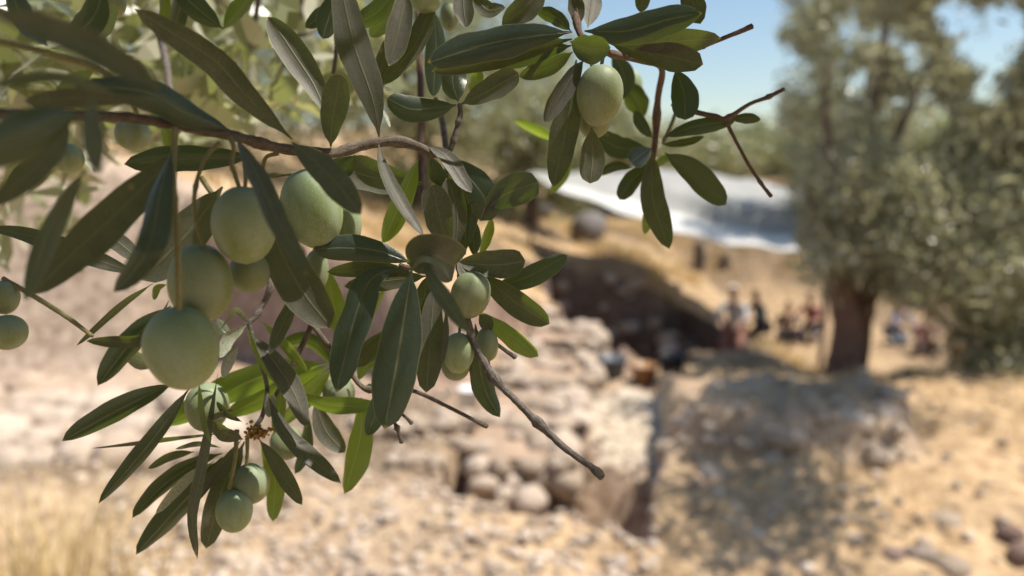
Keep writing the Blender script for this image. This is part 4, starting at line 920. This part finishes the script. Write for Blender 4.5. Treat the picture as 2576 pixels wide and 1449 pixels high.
# ---- upper right spray
branch('spray', [(1420, -160, .3), (1440, -40, .275), (1456, 78, .258), (1490, 112, .254), (1530, 133, .256), (1610, 153, .275), (1664, 172, .3), (1655, 247, .32), (1648, 353, .325), (1640, 420, .33)],
       (9, 8, 8, 7.5, 8, 7, 8, 8, 7.5, 6), 'twig_red', "upper twig with a rosette of dark leaves and two pale green olives", 10, [(.33, .4, .02), (.47, .45, .02), (.88, .5, .02)])
S = 'spray'
leaf(S, [(1440, 80), (1330, 92), (1200, 118), (1076, 157)], 84, (.256, .25), 'T', -10, blunt=.3, wave=.05)
leaf(S, [(1440, 98), (1320, 122), (1200, 150), (1086, 180)], 64, (.262, .26), 'U', 8, wave=.04)
leaf(S, [(1440, 114), (1340, 135), (1246, 168)], 52, (.27, .275), 'T', 15)
leaf(S, [(1442, 130), (1380, 168), (1305, 192)], 44, (.275, .28), 'U', 10)
leaf(S, [(1470, 78), (1580, 78), (1680, 50), (1766, 33)], 80, (.255, .25), 'T', 12, wave=.07)
leaf(S, [(1520, 92), (1660, 104), (1814, 96)], 66, (.262, .262), 'U', -12)
leaf(S, [(1530, 108), (1650, 134), (1769, 162)], 70, (.266, .262), 'U', 8, blunt=.55)
leaf(S, [(1434, 104), (1480, 122), (1536, 120)], 70, (.25, .244), 'U', -12, blunt=.1, curl=.12)
leaf(S, [(1454, 70), (1452, 30), (1442, -30)], 42, (.26, .265), 'U', 10)
leaf(S, [(1478, 70), (1486, 20), (1494, -40)], 54, (.263, .27), 'U', -10)
leaf(S, [(1470, 148), (1425, 215), (1369, 309)], 50, (.256, .252), 'U', 14)
leaf(S, [(1450, 150), (1430, 290), (1392, 472)], 72, (.262, .262), 'U', -6, blunt=.2)
leaf(S, [(1488, 320), (1490, 395), (1484, 462)], 64, (.266, .264), 'U', 8, blunt=.55)
leaf(S, [(1625, -60), (1618, -10), (1612, 32)], 40, (.29, .29), 'U', 10)
leaf(S, [(1728, -60), (1742, 0), (1762, 60)], 56, (.275, .275), 'U', -10, blunt=.3)
leaf(S, [(1436, 78), (1400, 45), (1348, 25)], 38, (.272, .276), 'T', 0)
leaf(S, [(1698, 172), (1722, 235), (1724, 302)], 70, (.285, .285), 'T', 10, blunt=.5)
leaf(S, [(1290, 302), (1340, 325), (1392, 352)], 34, (.38, .38), 'T', 0, 'backlit')
leaf(S, [(1384, 348), (1420, 420), (1384, 488)], 34, (.36, .36), 'T', 10, 'backlit')
leaf(S, [(1540, 130), (1570, 190), (1560, 250)], 56, (.34, .34), 'T', 10)
leaf(S, [(1620, 300), (1600, 250), (1570, 215)], 60, (.36, .36), 'T', 10)
stalk(S, [(1478, 100, .26), (1486, 140, .262), (1490, 172, .262)], 5); stalk(S, [(1512, 120, .258), (1516, 145, .258), (1512, 170, .258)], 5)
olive(S, 1508, 240, .256, 116, 152, 6, 4, 0); olive(S, 1494, 300, .272, 86, 94, 0, 0, 1); olive(S, 1586, 215, .38, 60, 80, 0, 0, 2)
twig(S, [(1700, 140, .272), (1751, 124, .272), (1800, 104, .272), (1855, 82, .272), (1892, 66, .272)], (5, 6, 5.5, 6, 8), 'twig_red', [(.35, .3, .02)])
twig(S, [(1690, 260, .3), (1754, 283, .298), (1800, 292, .297), (1827, 298, .296), (1885, 262, .295), (1930, 245, .295), (1972, 224, .295)], (7, 7, 6.5, 6.5, 5, 5.5, 5), 'twig_red', [(.5, .5, .03), (.86, .5, .02)])
twig(S, [(1827, 298, .296), (1836, 325, .296), (1862, 375, .296), (1885, 417, .296), (1915, 462, .296), (1940, 494, .296)], (6, 5, 4.5, 4.5, 4.5, 5.5), 'twig_red', [(.8, .3, .03)])
leaf(S, [(1668, 345), (1750, 318), (1850, 304)], 42, (.3, .298), 'T', 20)
leaf(S, [(1836, 300), (1876, 296), (1914, 300)], 28, (.3, .3), 'T', 20)
leaf(S, [(1664, 364), (1720, 358), (1772, 343)], 24, (.315, .31), 'T', 30)
leaf(S, [(1642, 348), (1615, 315), (1596, 278)], 30, (.315, .315), 'T', 0)
leaf(S, [(1630, 372), (1560, 372), (1500, 340)], 58, (.33, .33), 'T', 10, blunt=.3)
leaf(S, [(1640, 372), (1612, 390), (1588, 408)], 52, (.315, .305), 'T', 0, blunt=.5)
leaf(S, [(1640, 380), (1642, 500), (1684, 626)], 64, (.318, .312), 'U', 8)
leaf(S, [(1636, 410), (1590, 455), (1558, 502)], 46, (.32, .318), 'T', 8, blunt=.4)
leaf(S, [(1672, 385), (1740, 430), (1826, 516)], 66, (.312, .308), 'T', -12, blunt=.2)
leaf(S, [(1640, 430), (1668, 405), (1696, 400)], 26, (.34, .34), 'T', 0, 'backlit')
leaf(S, [(1632, 470), (1636, 530), (1622, 590)], 36, (.33, .33), 'U', 10, 'backlit')
leaf(S, [(1590, 424), (1550, 420), (1505, 440)], 28, (.34, .34), 'T', 20)
twig(S, [(1668, 360, .32), (1690, 310, .325), (1710, 250, .33)], (5, 5, 4), 'stalk')

# ---- lower spray
branch('lower', [(700, 600, .30), (690, 650, .295), (676, 684, .292), (680, 722, .29), (662, 766, .29), (640, 800, .288), (628, 820, .287), (652, 900, .288), (672, 975, .288), (662, 1040, .287), (644, 1072, .286)],
       (8, 7.5, 7.5, 7.5, 7, 6.5, 6, 5.5, 5.5, 6, 6), 'twig_grey', "lower twig with narrow leaves and a pair of small olives at its end", 10, [(.30, .3, .02), (.42, .4, .02), (.58, .3, .02)])
W = 'lower'
twig(W, [(700, 640, .292), (745, 768, .288), (785, 815, .287), (823, 866, .286), (880, 937, .285), (920, 978, .284), (975, 978, .284), (1042, 984, .284), (1120, 1020, .284), (1180, 1050, .284), (1226, 1073, .284)], (7, 7.5, 7.5, 7, 6.5, 7, 5.5, 5.5, 5, 5, 6), 'twig', [(.42, .3, .02), (.58, .5, .015), (.98, .3, .02)])
twig(W, [(785, 815, .288), (760, 870, .288), (720, 950, .288), (690, 1000, .288)], (7, 7, 6, 5), 'twig')
twig(W, [(980, 1040, .284), (998, 1074, .284), (1003, 1090, .284), (1011, 1114, .284)], (4, 4.5, 4, 6), 'twig', [(.5, .8, .08)])
twig(W, [(1000, 1035, .284), (1021, 1050, .284), (1036, 1065, .284)], (4, 4, 6), 'twig')
twig(W, [(607, 660, .29), (640, 685, .29), (672, 700, .29)], (5, 5, 4), 'twig_grey')
leaf(W, [(440, 962), (303, 1029), (156, 1110)], 64, (.28, .272), 'T', -10)
leaf(W, [(478, 975), (370, 1125), (248, 1267)], 50, (.275, .268), 'T', 12)
leaf(W, [(570, 1088), (400, 1106), (229, 1128)], 24, (.285, .28), 'U', 62)
leaf(W, [(490, 1136), (430, 1146), (372, 1179)], 26, (.288, .285), 'U', 30)
leaf(W, [(556, 1126), (500, 1118), (441, 1130)], 20, (.284, .28), 'T', 50, 'silver')
leaf(W, [(560, 1140), (500, 1163), (410, 1222), (333, 1303)], 50, (.29, .288), 'T', -15)
leaf(W, [(540, 1160), (470, 1205), (391, 1294)], 34, (.286, .28), 'U', 40, 'silver')
leaf(W, [(560, 1150), (480, 1245), (343, 1395)], 74, (.292, .29), 'T', 10)
leaf(W, [(548, 940), (530, 1060), (508, 1184), (484, 1300), (497, 1407)], 34, (.272, .268), 'U', 45, twist=20)
leaf(W, [(615, 1110), (560, 1230), (518, 1380)], 62, (.292, .292), 'U', 12, blunt=.3)
leaf(W, [(608, 1105), (550, 1180), (480, 1275)], 30, (.286, .284), 'U', 40)
leaf(W, [(655, 1110), (690, 1200), (686, 1312)], 54, (.305, .305), 'T', 12, 'backlit')
leaf(W, [(652, 1105), (700, 1170), (760, 1270)], 46, (.283, .278), 'U', 20)
leaf(W, [(676, 1000), (710, 1080), (780, 1150), (858, 1216)], 48, (.282, .276), 'U', 25)
leaf(W, [(908, 1000), (905, 1100), (866, 1242)], 72, (.294, .294), 'T', 12, 'backlit')
leaf(W, [(790, 1010), (820, 1085), (868, 1138)], 54, (.298, .3), 'U', 0)
leaf(W, [(745, 990), (830, 1020), (960, 1020)], 50, (.29, .288), 'T', -25, 'backlit')
leaf(W, [(622, 825), (660, 900), (722, 978)], 42, (.282, .278), 'T', 30, 'backlit')
leaf(W, [(632, 840), (690, 910), (740, 990), (772, 1076)], 56, (.28, .276), 'U', 8)
leaf(W, [(660, 810), (720, 870), (774, 936)], 32, (.286, .282), 'U', 35, 'backlit')
leaf(W, [(825, 912), (640, 955), (412, 1074)], 82, (.305, .3), 'T', -20, 'backlit')
leaf(W, [(830, 920), (700, 985), (560, 1050)], 60, (.312, .31), 'T', 20, 'backlit')
leaf(W, [(835, 925), (780, 985), (700, 1075)], 60, (.312, .312), 'U', 10, 'backlit')
leaf(W, [(840, 920), (780, 860), (700, 870)], 50, (.312, .312), 'T', 10)
leaf(W, [(748, 725), (715, 810), (678, 891)], 44, (.276, .27), 'U', 12)
leaf(W, [(822, 670), (835, 750), (862, 850)], 58, (.3, .3), 'T', 0, 'backlit')
leaf(W, [(970, 728), (930, 780), (890, 850)], 46, (.305, .305), 'T', 10, 'backlit')
leaf(W, [(860, 830), (900, 870), (908, 905)], 36, (.305, .305), 'T', 10, 'backlit')
leaf(W, [(775, 1040), (765, 1130), (742, 1192)], 40, (.305, .305), 'T', 10)
leaf(W, [(900, 960), (925, 920), (960, 905)], 40, (.31, .31), 'T', 0, 'backlit')
leaf(W, [(700, 960), (705, 1010), (690, 1090)], 34, (.3, .3), 'T', 20, 'backlit')
leaf(W, [(628, 815), (590, 780), (550, 835)], 24, (.284, .28), 'U', 40, 'silver', twist=80)
leaf(W, [(620, 818), (575, 850), (552, 900)], 36, (.284, .276), 'U', 20, 'silver')
leaf(W, [(600, 868), (575, 905), (560, 950)], 30, (.28, .276), 'U', 20)
leaf(W, [(545, 800), (558, 825), (575, 845)], 30, (.29, .29), 'T', 0, 'silver')
leaf(W, [(590, 1030), (555, 1042), (525, 1050)], 22, (.276, .27), 'U', 30)
leaf(W, [(610, 1062), (570, 1040), (545, 1010)], 18, (.276, .272), 'U', 30)
leaf(W, [(612, 1105), (570, 1090), (530, 1060)], 42, (.28, .272), 'U', 20)
leaf(W, [(500, 960), (515, 1060), (530, 1112)], 24, (.272, .266), 'U', 50, 'backlit')
leaf(W, [(690, 990), (682, 1020), (676, 1050)], 26, (.284, .282), 'U', 0, 'silver')
leaf(W, [(386, 712), (300, 770), (192, 870)], 28, (.28, .275), 'U', 50)
leaf(W, [(425, 755), (370, 850), (217, 858)], 36, (.285, .28), 'U', 30)
leaf(W, [(430, 770), (340, 850), (246, 970)], 64, (.29, .288), 'T', 18)
leaf(W, [(425, 870), (360, 905), (302, 872)], 50, (.3, .3), 'U', 0, 'silver')
leaf(W, [(420, 715), (395, 725), (388, 755)], 20, (.28, .28), 'U', 20, 'backlit')
olive(W, 589, 1285, .284, 89, 112, 4, 4, 0); olive(W, 631, 1216, .290, 92, 102, -6, 4, 1); olive(W, 521, 1024, .292, 106, 124, 4, 0, 2)
olive(W, 721, 1114, .31, 82, 84, 0, 0, 1); olive(W, 853, 992, .315, 80, 92, 0, 0, 0); olive(W, 929, 976, .3, 20, 22, 0, 0, 1)
stalk(W, [(596, 1080, .284), (592, 1150, .282), (580, 1210, .282), (576, 1236, .283)], 5); stalk(W, [(622, 1100, .286), (622, 1140, .287), (620, 1172, .288)], 4.5)
# withered blossom cluster
bl = random.Random(5); vs, fs = [], []
for i in range(130):
    c = P(648 + bl.gauss(0, 13), 1086 + bl.gauss(0, 8), .281 + bl.gauss(0, .0014)); r = bl.uniform(2.5, 5.5) * .281 / FPX; v, f = ICO1
    fs += (f + len(vs)).tolist(); vs += (v * r * (1 + .2 * rng.normal(size=(len(v), 1))) + c).tolist()
bo = mesh_obj("dried_blossom", vs, fs, M['bud'], BR[W]); bo["kind"] = "stuff"

# ---- blurred foliage of the same tree further back, and unseen leaves added overhead to shade the branch
cen, dr = [], []
while len(cen) < 1500:
    u, v, d = random.uniform(-220, 1020), random.uniform(-220, 660), random.uniform(.42, 1.25)
    lim = 660 if u < 230 else (430 - (u - 230) * 0.28)
    if v > lim or (v > 300 and random.random() < .45) or (u > 620 and random.random() < .5): continue
    cen.append(P(u, v, d)); dr.append((random.gauss(.2, .7), random.gauss(0, .6), random.gauss(-.3, .7)))
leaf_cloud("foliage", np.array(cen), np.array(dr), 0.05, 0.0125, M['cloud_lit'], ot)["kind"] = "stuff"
for i in range(14):
    u, v, d = random.uniform(-100, 900), random.uniform(-50, 330), random.uniform(.5, 1.1)
    a = P(u, v, d); b = a + np.array((random.gauss(.02, .05), random.gauss(0, .03), random.uniform(.06, .14)))
    tube("twig", [b, (a + b) / 2 + (.01, 0, 0), a], (.003, .0025, .0015), M['twig_grey'], ot, 6, 8)
LIT = [(620, 1210, 190), (470, 1080, 110), (700, 930, 130), (330, 1030, 60), (380, 1330, 90), (180, 1100, 40), (1190, 720, 26), (1500, 180, 22), (860, 620, 20), (1150, 850, 24), (640, 990, 60), (960, 240, 16), (700, 200, 14), (470, 160, 18), (800, 500, 16), (620, 520, 12), (1300, 470, 16), (1290, 760, 18), (1420, 250, 14), (1600, 80, 18), (1220, 120, 16), (890, 430, 12), (250, 560, 14), (1000, 1000, 14), (1650, 480, 20), (1760, 460, 16), (860, 1120, 90), (830, 790, 60), (940, 770, 40), (1222, 600, 30), (1010, 360, 38), (1340, 325, 60), (1390, 440, 40), (600, 830, 60), (675, 720, 40), (1250, 940, 30), (1330, 1040, 25), (1015, 905, 14), (1220, 470, 14), (1185, 690, 14), (540, 1010, 30), (1060, 248, 12), (1440, 1130, 30), (990, 610, 12), (300, 1060, 30)]  # spots kept sunlit by gaps carved in the unseen leaves
LP = np.array([P(a, b, .262 if a > 950 else .286) for a, b, r in LIT]); LR = np.array([r * .28 / FPX + .022 for a, b, r in LIT])
cen, dr = [], []
while len(cen) < 3000:
    u, v, t = random.uniform(-500, 2200), random.uniform(-500, 1420), random.uniform(.22, 1.15)
    if v > 900 and random.random() < .5: continue
    d = random.uniform(.13, .33); p = P(u, v, d) + SUN * t
    wv = p - LP; pr = wv - (wv @ SUN)[:, None] * SUN                  # distance to the sun rays that reach the lit spots
    if (np.linalg.norm(pr, axis=1) < LR).any(): continue
    pu, pv, pd = proj(p)
    if pd < .1 or (-260 < pu < 2840 and pv > -170): continue
    cen.append(p); dr.append((random.gauss(.1, .7), random.gauss(0, .7), random.gauss(-.2, .6)))
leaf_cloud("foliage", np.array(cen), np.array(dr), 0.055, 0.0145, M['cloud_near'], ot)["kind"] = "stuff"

# unseen crown over, left of and behind the camera, added to block fill light
n = 46000
q = nrm(rng.normal(size=(n, 3))) * (rng.uniform(0.45, 1.0, n) ** 0.5)[:, None] * np.array((2.9, 2.3, 1.35)) + np.array((0.35, -1.2, 2.75))
k = fbm(q[:, 0] * 2.2 + q[:, 2] * 1.7, q[:, 1] * 2.2, 91, 3) > 0.40
r = q - CAM; dq = r @ FWD; uq = 1288 + FPX * (r @ RGT) / np.maximum(dq, 1e-3); vq = 724.5 - FPX * (r @ UPV) / np.maximum(dq, 1e-3)
k &= (dq < 0.02) | (vq < -260) | (uq < -350); k &= (np.linalg.norm(r, axis=1) > 0.45) & (q[:, 1] < 0.28)
for a_, r_ in zip(LP, LR):
    wv = q - a_; k &= np.linalg.norm(wv - (wv @ SUN)[:, None] * SUN, axis=1) > r_ + 0.022
q = q[k]
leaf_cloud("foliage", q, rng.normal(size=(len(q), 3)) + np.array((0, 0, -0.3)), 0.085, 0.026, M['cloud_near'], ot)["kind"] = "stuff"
